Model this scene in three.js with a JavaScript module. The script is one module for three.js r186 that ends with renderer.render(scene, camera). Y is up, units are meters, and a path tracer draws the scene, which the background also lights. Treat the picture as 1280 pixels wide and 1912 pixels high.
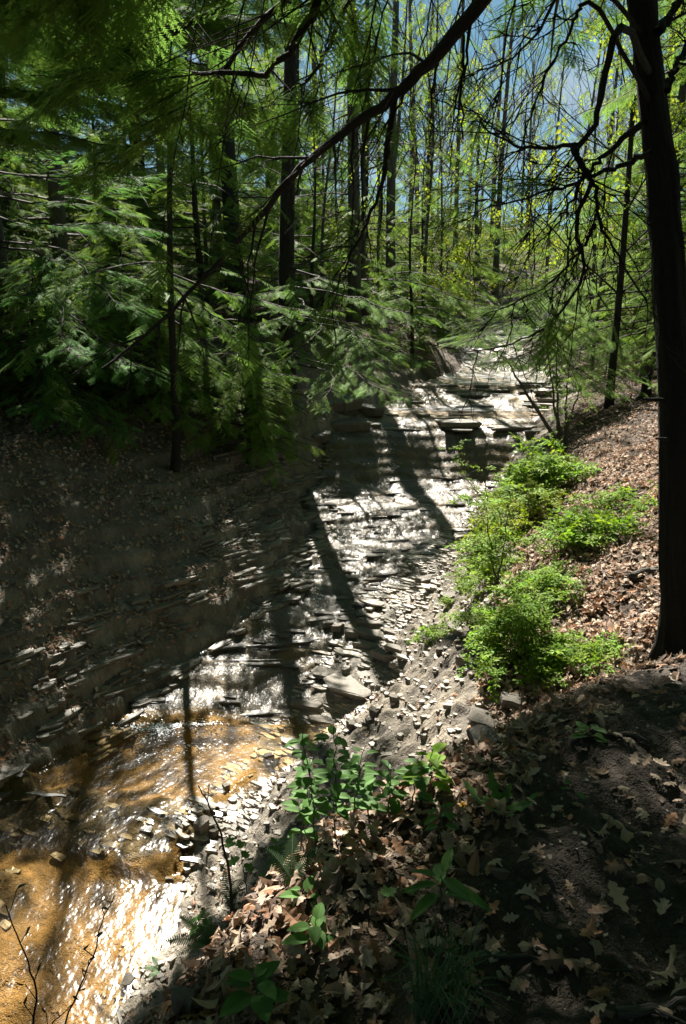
import * as THREE from 'three';
import { mergeGeometries } from 'three/addons/utils/BufferGeometryUtils.js';
import { createNoise2D, createNoise3D } from 'simplex-noise';

// ---------------------------------------------------------------- camera, sky, sun, exposure
const scene = new THREE.Scene();
const PITCH = 15 * Math.PI / 180, EYE = 1.6, F = 1472;
const camera = new THREE.PerspectiveCamera(66, 686 / 1024, 0.05, 400);
camera.position.set(0, EYE, 0);
camera.rotation.set(-PITCH, 0, 0);
scene.add(camera);

const renderer = new THREE.WebGLRenderer({ antialias: true });
renderer.setSize(686, 1024);
renderer.toneMapping = THREE.LinearToneMapping;
renderer.toneMappingExposure = 4.4;
renderer.shadowMap.enabled = true;

const SUN_AZ = -11 * Math.PI / 180, SUN_EL = 45 * Math.PI / 180;   // azimuth from straight ahead (-z), negative is left
const SUN = new THREE.Vector3(Math.sin(SUN_AZ) * Math.cos(SUN_EL), Math.sin(SUN_EL), -Math.cos(SUN_AZ) * Math.cos(SUN_EL));
const sun = new THREE.DirectionalLight(new THREE.Color(1, 0.95, 0.86), 5);
sun.target.position.set(0, 0, -8); sun.position.copy(SUN).multiplyScalar(60).add(sun.target.position);
sun.castShadow = true; sun.shadow.mapSize.set(4096, 4096);
Object.assign(sun.shadow.camera, { left: -30, right: 30, top: 30, bottom: -30, near: 1, far: 140 });
scene.add(sun, sun.target);

function mulberry(a) { return () => { a |= 0; a = a + 0x6D2B79F5 | 0; let t = Math.imul(a ^ a >>> 15, 1 | a); t = t + Math.imul(t ^ t >>> 7, 61 | t) ^ t; return ((t ^ t >>> 14) >>> 0) / 4294967296; }; }
const n2 = createNoise2D(mulberry(7)), n3 = createNoise3D(mulberry(11)), n2b = createNoise2D(mulberry(23));
const clamp = (v, a = 0, b = 1) => Math.min(b, Math.max(a, v));
const lerp = (a, b, t) => a + (b - a) * t;
const sstep = (a, b, v) => { const t = clamp((v - a) / (b - a)); return t * t * (3 - 2 * t); };
const fbm = (x, y, o = 4, n = n2) => { let s = 0, a = 0.5, f = 1; for (let i = 0; i < o; i++) { s += a * n(x * f, y * f); a *= 0.5; f *= 2.03; } return s; };

{ // spring sky: blue with thin white cloud
  const w = 1024, h = 512, data = new Float32Array(w * h * 4);
  for (let j = 0; j < h; j++) for (let i = 0; i < w; i++) {
    const el = (j + 0.5) / h * Math.PI - Math.PI / 2, az = (i + 0.5) / w * 2 * Math.PI;
    const y = Math.sin(el), cx = Math.cos(el) * Math.cos(az), cz = Math.cos(el) * Math.sin(az);
    const t = Math.pow(clamp(y), 0.6);
    let c = 0; { let a = 0.5, f = 2.4; for (let o = 0; o < 5; o++) { c += a * n3(cx * f, y * f * 2.2, cz * f); a *= 0.5; f *= 2.1; } }
    const cl = sstep(-0.05, 0.5, c) * 0.7;
    const k = (j * w + i) * 4;
    data[k] = lerp(lerp(0.09, 0.007, t), 0.12, cl); data[k + 1] = lerp(lerp(0.165, 0.026, t), 0.145, cl); data[k + 2] = lerp(lerp(0.205, 0.07, t), 0.165, cl); data[k + 3] = 1;
  }
  const sky = new THREE.DataTexture(data, w, h, THREE.RGBAFormat, THREE.FloatType);
  sky.mapping = THREE.EquirectangularReflectionMapping; sky.magFilter = THREE.LinearFilter; sky.needsUpdate = true;
  scene.background = sky; scene.environment = sky;
}

// ---------------------------------------------------------------- helpers
const V = (x, y, z) => new THREE.Vector3(x, y, z);
/** A point of the photograph (1280 x 1912 pixels) at forward distance d metres. */
function at(px, py, d) {
  const cx = (px - 640) / F, cy = (956 - py) / F;
  const y = cy * Math.cos(PITCH) - Math.sin(PITCH), f = cy * Math.sin(PITCH) + Math.cos(PITCH);
  return V(cx / f * d, EYE + y / f * d, -d);
}
const taken = {};
const numbered = n => { const k = taken[n] = (taken[n] ?? -1) + 1; return k ? `${n}_${String(k).padStart(3, '0')}` : n; };
function shade(o) { o.castShadow = o.receiveShadow = true; return o; }
function thing(name, label, category, pos = [0, 0, 0], group) {
  const g = new THREE.Group(); g.name = numbered(name); g.position.set(...pos); g.userData = { label, category };
  if (group) g.userData.group = group;
  scene.add(g); return g;
}
function mesh(name, geo, mat, parent) { const m = shade(new THREE.Mesh(geo, mat)); m.name = parent === scene ? numbered(name) : name; parent.add(m); return m; }
function structure(name, geo, mat, label) { const m = mesh(name, geo, mat, scene); m.userData.kind = 'structure'; if (label) { m.userData.label = label; } return m; }

/** Collects tubes and faces; build() gives one geometry. */
class MB {
  constructor() { this.p = []; this.n = []; this.uv = []; this.i = []; }
  tube(pts, rad, seg = 6, cap = true) {
    const base = this.p.length / 3, N = pts.length;
    let nrm = V(0, 0, 0), len = 0, tan = V(0, 0, 0);
    for (let k = 0; k < N; k++) {
      tan = pts[Math.min(k + 1, N - 1)].clone().sub(pts[Math.max(k - 1, 0)]).normalize();
      if (k === 0) { nrm = Math.abs(tan.y) < 0.9 ? V(0, 1, 0) : V(1, 0, 0); } else len += pts[k].distanceTo(pts[k - 1]);
      nrm = nrm.clone().addScaledVector(tan, -nrm.dot(tan)).normalize();
      const b = tan.clone().cross(nrm), r = typeof rad === 'function' ? rad(k / (N - 1)) : rad[k];
      for (let s = 0; s <= seg; s++) {
        const a = s / seg * Math.PI * 2, c = Math.cos(a), q = Math.sin(a);
        const dx = nrm.x * c + b.x * q, dy = nrm.y * c + b.y * q, dz = nrm.z * c + b.z * q;
        this.p.push(pts[k].x + dx * r, pts[k].y + dy * r, pts[k].z + dz * r); this.n.push(dx, dy, dz);
        this.uv.push(s / seg * Math.max(0.1, Math.PI * 2 * (typeof rad === 'function' ? rad(0) : rad[0])), len);
      }
      if (k) for (let s = 0; s < seg; s++) { const a = base + (k - 1) * (seg + 1) + s, c = a + seg + 1; this.i.push(a, a + 1, c, a + 1, c + 1, c); }
    }
    if (cap) for (const e of [0, N - 1]) {
      const c = this.p.length / 3, q = e ? tan : pts[0].clone().sub(pts[1]).normalize();
      this.p.push(pts[e].x, pts[e].y, pts[e].z); this.n.push(q.x, q.y, q.z); this.uv.push(0, 0);
      for (let s = 0; s < seg; s++) { const a = base + e * (seg + 1) + s; e ? this.i.push(c, a, a + 1) : this.i.push(c, a + 1, a); }
    }
    return this;
  }
  tri(a, b, c) {
    const k = this.p.length / 3, n = b.clone().sub(a).cross(c.clone().sub(a)).normalize();
    for (const v of [a, b, c]) { this.p.push(v.x, v.y, v.z); this.n.push(n.x, n.y, n.z); this.uv.push(v.x, v.z); }
    this.i.push(k, k + 1, k + 2); return this;
  }
  quad(a, b, c, d) { this.tri(a, b, c); return this.tri(a, c, d); }
  build() {
    const g = new THREE.BufferGeometry();
    g.setAttribute('position', new THREE.Float32BufferAttribute(this.p, 3)); g.setAttribute('normal', new THREE.Float32BufferAttribute(this.n, 3));
    g.setAttribute('uv', new THREE.Float32BufferAttribute(this.uv, 2)); g.setIndex(this.i); return g;
  }
}
/** A smooth path through points with a little wander. */
function path(pts, n = 12, wob = 0, seed = 1) {
  const c = new THREE.CatmullRomCurve3(pts), out = c.getPoints(n), L = c.getLength();
  if (wob) out.forEach((p, k) => { const e = Math.min(k, 3) / 3; p.x += wob * e * n2(seed * 3.1, k * 0.55); p.y += wob * e * n2(seed * 7.7 + 40, k * 0.55); p.z += wob * e * n2(seed * 5.3 + 90, k * 0.55); });
  return out;
}

// ---------------------------------------------------------------- textures (matter only: grain, speckle, bark)
function tiled(size, periods, seed, shape = v => v) {          // periodic value noise
  const r = mulberry(seed), out = new Float32Array(size * size);
  for (const [per, amp] of periods) {
    const lat = Float32Array.from({ length: per * per }, () => r());
    for (let j = 0; j < size; j++) for (let i = 0; i < size; i++) {
      const x = i / size * per, y = j / size * per, x0 = Math.floor(x), y0 = Math.floor(y);
      let fx = x - x0, fy = y - y0; fx = fx * fx * (3 - 2 * fx); fy = fy * fy * (3 - 2 * fy);
      const g = (a, b) => lat[(b % per) * per + a % per];
      out[j * size + i] += amp * lerp(lerp(g(x0, y0), g(x0 + 1, y0), fx), lerp(g(x0, y0 + 1), g(x0 + 1, y0 + 1), fx), fy);
    }
  }
  let lo = 1e9, hi = -1e9; for (const v of out) { lo = Math.min(lo, v); hi = Math.max(hi, v); }
  return out.map(v => shape((v - lo) / (hi - lo)));
}
function texture(size, fn, srgb, rx = 1, ry = 1) {
  const d = new Uint8Array(size * size * 4);
  for (let k = 0; k < size * size; k++) { const c = fn(k); d[k * 4] = clamp(c[0]) * 255; d[k * 4 + 1] = clamp(c[1]) * 255; d[k * 4 + 2] = clamp(c[2]) * 255; d[k * 4 + 3] = 255; }
  const t = new THREE.DataTexture(d, size, size); t.wrapS = t.wrapT = THREE.RepeatWrapping; t.magFilter = THREE.LinearFilter; t.repeat.set(rx, ry);
  if (srgb) t.colorSpace = THREE.SRGBColorSpace; t.needsUpdate = true; return t;
}
const grain = tiled(512, [[8, 1], [16, 0.8], [37, 0.7], [80, 0.6], [170, 0.5]], 5);
const speck = tiled(512, [[30, 0.5], [90, 0.8], [200, 0.9]], 6);
const ripple = tiled(512, [[7, 1], [13, 0.8], [29, 0.5], [61, 0.25]], 8);
const grainBump = (rx, ry = rx) => texture(512, k => [grain[k], grain[k], grain[k]], false, rx, ry);
const grainTint = (lo, hi, rx, ry = rx) => texture(512, k => { const v = lerp(lo, hi, 0.6 * grain[k] + 0.4 * speck[k]); return [v, v, v]; }, true, rx, ry);
const rippleBump = (rx, ry) => texture(512, k => [ripple[k], ripple[k], ripple[k]], false, rx, ry);

const lin = (r, g, b) => new THREE.Color().setRGB(r, g, b);
const M = {
  rock: new THREE.MeshStandardMaterial({ vertexColors: true, roughness: 0.55, map: grainTint(0.72, 1, 1.1), bumpMap: grainBump(1.9), bumpScale: 0.02 }),
  soil: new THREE.MeshStandardMaterial({ vertexColors: true, roughness: 1, map: grainTint(0.6, 1, 1.7), bumpMap: grainBump(2.3), bumpScale: 0.025 }),
  slab: new THREE.MeshStandardMaterial({ color: lin(0.26, 0.225, 0.175), roughness: 0.6, map: grainTint(0.65, 1, 2), bumpMap: grainBump(3), bumpScale: 0.008 }),
  slabWet: new THREE.MeshStandardMaterial({ color: lin(0.17, 0.15, 0.12), roughness: 0.3, map: grainTint(0.6, 1, 2), bumpMap: grainBump(3), bumpScale: 0.008 }),
  flake: new THREE.MeshStandardMaterial({ roughness: 0.6 }),
  flakeWet: new THREE.MeshStandardMaterial({ roughness: 0.28 }),
  film: new THREE.MeshPhysicalMaterial({ color: lin(0.97, 0.93, 0.86), transmission: 1, thickness: 0, roughness: 0.29, ior: 1.33, specularIntensity: 0.6, bumpMap: rippleBump(2.6, 1.2), bumpScale: 0.013 }),
  water: new THREE.MeshPhysicalMaterial({ color: lin(0.9, 0.79, 0.58), transmission: 1, thickness: 0, roughness: 0.17, ior: 1.33, specularIntensity: 0.4, bumpMap: rippleBump(1.3, 0.9), bumpScale: 0.0048 }),
  foam: new THREE.MeshStandardMaterial({ color: lin(0.8, 0.82, 0.84), roughness: 0.5 }),
  bark: new THREE.MeshStandardMaterial({ color: lin(0.035, 0.026, 0.02), roughness: 0.95, map: grainTint(0.5, 1, 3, 0.8), bumpMap: grainBump(4, 0.8), bumpScale: 0.03 }),
  barkTan: new THREE.MeshStandardMaterial({ color: lin(0.20, 0.155, 0.11), roughness: 0.95, map: grainTint(0.5, 1, 3, 0.6), bumpMap: grainBump(3, 0.6), bumpScale: 0.02 }),
  barkGrey: new THREE.MeshStandardMaterial({ color: lin(0.13, 0.115, 0.095), roughness: 0.95, map: grainTint(0.5, 1, 3, 0.6), bumpMap: grainBump(3, 0.6), bumpScale: 0.02 }),
  twig: new THREE.MeshStandardMaterial({ color: lin(0.035, 0.026, 0.02), roughness: 0.9 }),
  hemlock: new THREE.MeshPhysicalMaterial({ color: lin(0.14, 0.255, 0.042), roughness: 0.95, transmission: 0.5, thickness: 0, specularIntensity: 0.08, clearcoat: 0.05, clearcoatRoughness: 0.35 }),
  youngLeaf: new THREE.MeshPhysicalMaterial({ color: lin(0.22, 0.30, 0.025), roughness: 0.95, specularIntensity: 0.3, transmission: 0.5, thickness: 0 }),
  bushLeaf: new THREE.MeshPhysicalMaterial({ color: lin(0.15, 0.27, 0.012), roughness: 0.95, specularIntensity: 0.3, transmission: 0.5, thickness: 0, clearcoat: 0.1, clearcoatRoughness: 0.4 }),
  herb: new THREE.MeshPhysicalMaterial({ color: lin(0.085, 0.2, 0.03), roughness: 0.95, transmission: 0.45, thickness: 0, specularIntensity: 0.5, clearcoat: 0.15, clearcoatRoughness: 0.4 }),
  fern: new THREE.MeshPhysicalMaterial({ color: lin(0.045, 0.11, 0.02), roughness: 0.95, transmission: 0.4, thickness: 0, clearcoat: 0.2, clearcoatRoughness: 0.5 }),
  stem: new THREE.MeshStandardMaterial({ color: lin(0.07, 0.08, 0.03), roughness: 0.8 }),
  flower: new THREE.MeshStandardMaterial({ color: lin(0.75, 0.42, 0.02), roughness: 0.8 }),
  deadLeaf: new THREE.MeshPhysicalMaterial({ color: lin(1, 1, 1), roughness: 0.95, transmission: 0.2, thickness: 0 }),
  pebble: new THREE.MeshStandardMaterial({ color: lin(1, 1, 1), roughness: 0.85 }),
};

// ---------------------------------------------------------------- terrain: cross-sections of the ravine, heights relative to the eye
// [d, left far, left upper, left mid, left water edge, right water edge, bank edge, bank mid, bank upper]
const SEC = [
  [-45, [-20, 5], [-14, 2], [-11, -2], [-9.5, -4.5], [-7, -4.5], [-4, -1], [0, 1.5], [4, 3]],
  [-14, [-14, 0], [-10.5, -1.5], [-8.6, -3.4], [-7.6, -4.4], [-5, -4.4], [-2.2, -1.7], [0, -1.1], [3, -0.4]],
  [-5, [-13, -1], [-9.5, -2], [-7.8, -3.4], [-6.8, -4.32], [-4.2, -4.3], [-1.9, -1.8], [0, -1.6], [3, -1.3]],
  [1, [-12, -1], [-7.6, -2.1], [-5.9, -3.4], [-4.9, -4.3], [-2.3, -4.3], [-0.75, -1.75], [0.5, -1.6], [3, -1.4]],
  [2, [-11.5, -1], [-7.2, -2.1], [-5.4, -3.4], [-4.5, -4.28], [-1.95, -4.28], [-0.31, -1.72], [0.6, -1.6], [3, -1.45]],
  [2.6, [-11, -1], [-7, -2.1], [-5.2, -3.4], [-4.3, -4.27], [-1.78, -4.26], [0.26, -1.76], [0.9, -1.6], [3, -1.5]],
  [3, [-11, -1], [-6.8, -2.1], [-5, -3.4], [-4.2, -4.26], [-1.65, -4.24], [0.45, -1.84], [1.1, -1.63], [3, -1.5]],
  [3.45, [-11, -1], [-6.6, -2.1], [-4.9, -3.4], [-4, -4.25], [-1.5, -4.22], [0.6, -2.2], [1.3, -1.64], [3, -1.5]],
  [3.8, [-11, -1], [-6.5, -2.1], [-4.8, -3.4], [-3.9, -4.25], [-1.4, -4.22], [0.66, -2.55], [1.4, -1.95], [3, -1.55]],
  [4.2, [-11, -1], [-6.4, -2.1], [-4.7, -3.4], [-3.8, -4.24], [-1.3, -4.2], [0.7, -2.65], [1.5, -2.3], [3.2, -1.7]],
  [5, [-10.5, -1], [-6, -2.1], [-4.4, -3.4], [-3.5, -4.22], [-1.12, -4.2], [0.85, -2.55], [1.6, -2.2], [3.4, -1.75]],
  [6, [-10, -1], [-5.6, -2.1], [-3.9, -3.4], [-3.0, -4.2], [-0.8, -4.15], [1.15, -2.5], [1.8, -2.1], [3.6, -1.62]],
  [7, [-9.5, -0.9], [-5.2, -2], [-3.3, -3.45], [-2.3, -4.15], [0.15, -4.02], [1.5, -2.5], [2.2, -2.1], [3.8, -1.6]],
  [8.1, [-9, -0.9], [-4.7, -1.9], [-2.95, -3.3], [-1.87, -4.0], [0.6, -3.8], [1.78, -2.55], [2.5, -2.1], [4.2, -1.55]],
  [9, [-8.8, -0.8], [-4.3, -1.8], [-2.3, -3.12], [-1.1, -3.72], [0.9, -3.63], [2.0, -2.5], [2.8, -2.05], [4.6, -1.5]],
  [9.7, [-8.5, -0.8], [-3.9, -1.75], [-1.7, -3.05], [-0.5, -3.55], [1.15, -3.52], [2.2, -2.5], [3.0, -2.02], [4.9, -1.48]],
  [11.2, [-8, -0.7], [-3.5, -1.7], [-1.4, -2.92], [-0.42, -3.35], [1.85, -3.28], [2.75, -2.48], [3.7, -1.98], [5.7, -1.42]],
  [12.6, [-7.5, -0.5], [-3.2, -1.5], [-1.35, -2.6], [-0.6, -3.15], [2.45, -3.14], [3.2, -2.45], [4.2, -1.94], [6.2, -1.4]],
  [13.5, [-7.2, -0.3], [-2.8, -1.2], [-1.0, -2.1], [-0.4, -3.0], [2.8, -3.06], [3.5, -2.38], [4.5, -1.88], [6.6, -1.36]],
  [14.3, [-7, 0], [-2.5, -0.9], [-0.75, -1.75], [-0.2, -2.36], [3.4, -2.36], [4.0, -2.0], [5.0, -1.76], [7, -1.3]],
  [15.2, [-6.6, 0.2], [-1.9, -0.7], [-0.2, -1.55], [0.4, -2.18], [3.8, -2.16], [4.4, -1.88], [5.4, -1.7], [7.5, -1.25]],
  [16, [-6.3, 0.3], [-1.5, -0.6], [0.2, -1.45], [0.8, -2.1], [4.1, -2.06], [4.7, -1.82], [5.6, -1.68], [7.8, -1.22]],
  [17.2, [-6, 0.5], [-1, -0.5], [0.7, -1.4], [1.3, -1.9], [4.6, -1.88], [5.2, -1.74], [6.1, -1.6], [8.5, -1.2]],
  [21, [-5, 0.8], [0.5, -0.3], [2.4, -1.2], [3.1, -1.8], [5.4, -1.78], [6, -1.62], [7.2, -1.45], [10.5, -1.1]],
  [29, [-4, 1.2], [1.5, 0.2], [3.6, -0.9], [4.3, -1.5], [6.2, -1.48], [6.9, -1.3], [9, -1], [13.5, -0.5]],
  [36, [-4, 2.4], [4, 0.8], [6.4, -0.6], [7.4, -1.15], [9.4, -1.1], [10.4, -0.8], [13, -0.4], [18, 0.3]],
  [44, [-4, 3.6], [6, 2.0], [12, 0.9], [14, -0.2], [16, -0.2], [18, 0.4], [21, 0.8], [26, 1.6]],
  [60, [-6, 6], [8, 4.6], [18, 3.9], [23, 3.2], [25, 3.2], [27, 3.6], [31, 4], [36, 5]],
  [110, [-14, 13], [8, 10], [24, 9.4], [29, 9], [31, 9], [33, 9.4], [38, 10], [46, 11]],
];
function knotsRaw(d) {
  let k = 0; while (k < SEC.length - 2 && SEC[k + 1][0] < d) k++;
  const t = clamp((d - SEC[k][0]) / (SEC[k + 1][0] - SEC[k][0])), o = [];
  for (let q = 1; q <= 8; q++) o.push([lerp(SEC[k][q][0], SEC[k + 1][q][0], t), lerp(SEC[k][q][1], SEC[k + 1][q][1], t)]);
  return o;
}
function knots(d) {
  const w = 0.08 + 0.03 * Math.max(0, d), s = [-1, -0.5, 0, 0.5, 1].map(q => knotsRaw(d + q * w * (d > 13 && d < 16 ? 0.4 : 1))), o = [];
  for (let q = 0; q < 8; q++) o.push([s.reduce((a, v) => a + v[q][0], 0) / 5, s.reduce((a, v) => a + v[q][1], 0) / 5]);
  const wob = 0.09 * fbm(d * 0.9, 3.3, 3) + 0.03 * n2(d * 4, 9); o[3][0] += 1.4 * wob; o[4][0] += 1.2 * fbm(d * 0.8, 8.8, 3) * 0.16; o[5][0] += 0.22 * fbm(d * 1.1, 18.8, 3);
  const mid = [(o[3][0] + o[4][0]) / 2, Math.min(o[3][1], o[4][1]) - 0.05];
  return [[-60, o[0][1] + 7], o[0], o[1], o[2], o[3], mid, o[4], o[5], o[6], o[7], [60, o[7][1] + 6]];
}
function across(K, x) { let k = 0; while (k < 9 && K[k + 1][0] < x) k++; const t = clamp((x - K[k][0]) / (K[k + 1][0] - K[k][0])); return lerp(K[k][1], K[k + 1][1], t); }
function smoothAcross(K, x) { const w = 0.13; return (across(K, x - w) + across(K, x - w / 2) + across(K, x) + across(K, x + w / 2) + across(K, x + w)) / 5; }
function spread(stops) { const o = []; for (let k = 0; k < stops.length - 1; k++) { const [a, sa] = stops[k], [b, sb] = stops[k + 1]; let v = a; while (v < b - 1e-6) { o.push(v); v += lerp(sa, sb, (v - a) / (b - a)); } } o.push(stops.at(-1)[0]); return o; }
const xs = spread([[-60, 3], [-14, 0.6], [-6, 0.07], [-4, 0.03], [-1, 0.022], [3, 0.024], [5.5, 0.05], [9, 0.2], [20, 1], [60, 3]]);
const ds = spread([[-45, 3], [-14, 1.2], [-5, 0.25], [0.8, 0.05], [1.5, 0.024], [9, 0.026], [15, 0.03], [18, 0.06], [24, 0.15], [40, 0.6], [110, 3]]);
const NX = xs.length, ND = ds.length;
const Hh = new Float32Array(NX * ND), Kind = new Uint8Array(NX * ND), Col = new Float32Array(NX * ND * 3), Water = new Float32Array(NX * ND).fill(NaN);
// right edge of the running water and level of the pools
const WR = [[-45, -7.2], [-14, -5.2], [-5, -4.3], [1, -2.2], [3, -1.72], [4, -1.5], [5, -1.3], [6, -1.0], [6.8, -0.6], [7.5, -0.55], [8, -0.2], [9, 0.35], [9.6, 0.7], [10.7, 1.45], [12.5, 2.3], [13.5, 2.75], [14.4, 3.4], [17, 4.5], [21, 5.3], [29, 6.1], [36, 9.2], [44, 15.8], [60, 24.8], [110, 30.8]];
const table = (T, v) => { let k = 0; while (k < T.length - 2 && T[k + 1][0] < v) k++; return lerp(T[k][1], T[k + 1][1], clamp((v - T[k][0]) / (T[k + 1][0] - T[k][0]))); };
const warp = (x, d) => 0.055 * n2b(x * 0.45, d * 0.7) + 0.024 * n2b(x * 1.4 + 9, d * 2.1) + 0.008 * n2b(x * 4, d * 6) + 0.004 * n2b(x * 13, d * 14);
/** Beds of layered rock: flat treads and steep risers about 4 cm wide; g is the slope of the field. */
function terrace(h, g, L) { const q = h / L, f0 = Math.floor(q), f = q - f0, w = clamp(g / L * 0.045, 0.02, 0.45), s = f < 1 - w ? f * 0.2 / (1 - w) : 0.2 + 0.8 * (f - 1 + w) / w; return (f0 + s) * L; }
const mixc = (a, b, t) => [lerp(a[0], b[0], t), lerp(a[1], b[1], t), lerp(a[2], b[2], t)];
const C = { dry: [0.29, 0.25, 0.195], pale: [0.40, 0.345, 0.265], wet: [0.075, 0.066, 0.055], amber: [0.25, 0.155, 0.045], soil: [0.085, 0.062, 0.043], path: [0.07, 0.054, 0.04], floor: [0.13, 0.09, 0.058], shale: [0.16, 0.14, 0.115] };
/** the bare rock that stands out of the water between the two pools */
const rib = (x, d) => Math.exp(-Math.pow((d - 5.62 + 0.25 * (x + 1.8)) / 0.42, 4)) * sstep(-0.75, -1.2, x) * (0.75 + 0.5 * n2(x * 1.7, d * 1.7)) + 0.9 * Math.exp(-Math.pow((x + 3.0) / 0.7, 2)) * sstep(5.6, 4.8, d);
const fold = (x, d) => 0.22 * Math.exp(-Math.pow((x - 0.35) / 0.9, 2) - Math.pow((d - 7.9) / 1.3, 2)) * ((d - 7.9) * 0.8 + (x - 0.35) * 0.7);
const Field = new Float32Array(NX * ND), Rows = ds.map(knots);
for (let i = 0; i < ND; i++) for (let j = 0; j < NX; j++) { const x = xs[j], d = ds[i]; Field[i * NX + j] = smoothAcross(Rows[i], x) + 0.11 * fbm(x * 0.5 + 5, d * 0.75, 2) + (d < 7.3 && d > -4 ? 0.21 * rib(x, d) - 0.07 * sstep(7.3, 6.9, d) * sstep(0, 0.3, table(WR, d) - x) * sstep(0, 0.3, x - Rows[i][4][0]) : 0) + warp(x, d) + (x > table(WR, d) && d < 11 && d > 5 ? 0.06 * n2(x * 1.3 + 7, d * 0.8) : 0) + fold(x, d) + (d > 12.5 && d < 19 ? sstep(12.5, 13.4, d) * sstep(19, 17, d) * (0.06 * n2(x * 0.7 + 20, d * 0.45) + 0.02 * n2(x * 2.3 + 50, d * 1.1)) : 0); }
for (let i = 0; i < ND; i++) {
  const d = ds[i], K = Rows[i], xl = K[4][0], xr = K[6][0], xe = K[7][0], wr = table(WR, d);
  for (let j = 0; j < NX; j++) {
    const x = xs[j], id = i * NX + j; let h = smoothAcross(K, x);
    const inBed = x >= xl && x <= xr;
    // how much of the surface is bare rock
    let rk = inBed ? 1 : x < xl ? 1 - 0.9 * sstep(0.3, 1.3, (xl - x) / (xl - K[2][0])) : x < xe ? 1 - 0.25 * sstep(xr, xe, x) : 1 - sstep(0, 0.25, x - xe);
    rk = clamp(rk); if (d > 19 && !inBed) rk *= 0.4;
    if (d < 3.4 && x > xr) rk *= 1 - sstep(0.1, 0.55, (x - xr) / (xe - xr));
    const far = d > 30 ? 0.3 : 1;
    const soft = h + 0.10 * fbm(x * 0.8, d * 0.8, 3) * (1 - rk) + 0.035 * fbm(x * 3.1, d * 3.1, 3) + 0.012 * n2(x * 14, d * 14) * (1 - 0.6 * rk);
    const gx = (Field[i * NX + Math.min(j + 1, NX - 1)] - Field[i * NX + Math.max(j - 1, 0)]) / (xs[Math.min(j + 1, NX - 1)] - xs[Math.max(j - 1, 0)]), gd = (Field[Math.min(i + 1, ND - 1) * NX + j] - Field[Math.max(i - 1, 0) * NX + j]) / (ds[Math.min(i + 1, ND - 1)] - ds[Math.max(i - 1, 0)]), gr = Math.hypot(gx, gd), wv = warp(x, d);
    let hr = x < xl ? terrace(Field[id], gr, 0.27) * 0.6 + terrace(Field[id] + 0.031, gr, 0.08) * 0.4 - wv : terrace(Field[id], gr, 0.15) * 0.32 + terrace(Field[id] + 0.031, gr, 0.05) * 0.32 + Field[id] * 0.36 - wv;
    if (x > xr - 0.1 && x < xe + 0.15 && d > 3.2 && d < 16) { const m = sstep(-0.1, 0.2, x - xr) * (1 - sstep(-0.1, 0.15, x - xe)); const dip = Field[id] + 0.4 * d; hr += m * (0.85 * (terrace(dip, Math.hypot(gx, gd + 0.4), 0.085) - dip) + 0.045 + 0.02 * n2(x * 6, d * 7) + 0.01 * n2(x * 17, d * 19)); }
    hr += 0.005 * n2(x * 11, d * 9);
    h = lerp(soft, hr, rk * far);
    // water
    const edge = Math.min((x - xl) / 0.12 + 0.5, (wr + 0.10 * n2(d * 2.2, 1) - x) / 0.14 + 0.6);
    let w = -99;
    if (edge > -1.2 && x > xl - 0.3 && x < xr + 0.2 && d < 40) w = hr + 0.012 - 0.03 * Math.max(0, 0.6 - edge);
    if (d < 7.4 && x > xl - 0.7 && x < xr + 0.7) w = Math.max(w, lerp(-4.175, -4.125, sstep(4.9, 5.3, d)) - 0.25 * sstep(7.1, 7.4, d));
    if (x > xl && x < xr) { if (d > 15.4 && d < 16.6) w = Math.max(w, -2.09); if (d > 17.6 && d < 21) w = Math.max(w, -1.8); }
    if (w < -50) w = NaN;
    const wet = clamp(edge + 0.5);
    // colour of the matter itself
    const pn = fbm(x * 1.1, d * 1.1, 4), fn = n2(x * 5, d * 5);
    let c = mixc(C.dry, C.pale, sstep(-0.1, 0.4, pn + 0.2 * fn));
    c = mixc(c, C.shale, sstep(0.0, 0.45, fbm(x * 2.3 + 30, d * 1.6, 3)) * 0.7);
    c = mixc(c, C.wet, 0.85 * wet);
    const am = (d < 7.4 ? sstep(0.62, 0.3, rib(x, d) + 0.25 * fbm(x * 1.5 + 2, d * 1.5, 3)) * (x < -2.7 ? 0.4 : 1) : d > 15 && d < 30 ? 0.5 : sstep(0.15, 0.5, fbm(x * 1.4 + 60, d * 1.4, 3)) * 0.45) * wet;
    c = mixc(c, C.amber, am);
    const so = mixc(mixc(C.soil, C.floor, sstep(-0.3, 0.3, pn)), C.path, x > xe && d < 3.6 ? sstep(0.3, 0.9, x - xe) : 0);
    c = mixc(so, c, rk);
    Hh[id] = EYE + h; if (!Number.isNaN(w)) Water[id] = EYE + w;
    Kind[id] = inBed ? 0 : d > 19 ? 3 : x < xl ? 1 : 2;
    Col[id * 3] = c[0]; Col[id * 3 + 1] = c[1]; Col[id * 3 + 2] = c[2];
  }
}
function cell(A, v) { let lo = 0, hi = A.length - 2; while (lo < hi) { const m = (lo + hi + 1) >> 1; if (A[m] <= v) lo = m; else hi = m - 1; } return lo; }
function groundY(x, d) {
  const j = cell(xs, x), i = cell(ds, d), u = clamp((x - xs[j]) / (xs[j + 1] - xs[j])), v = clamp((d - ds[i]) / (ds[i + 1] - ds[i])), k = i * NX + j;
  return lerp(lerp(Hh[k], Hh[k + 1], u), lerp(Hh[k + NX], Hh[k + NX + 1], u), v);
}
function groundN(x, d, e = 0.06) { return V(groundY(x - e, d) - groundY(x + e, d), 2 * e, -(groundY(x, d - e) - groundY(x, d + e))).normalize(); }
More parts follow.
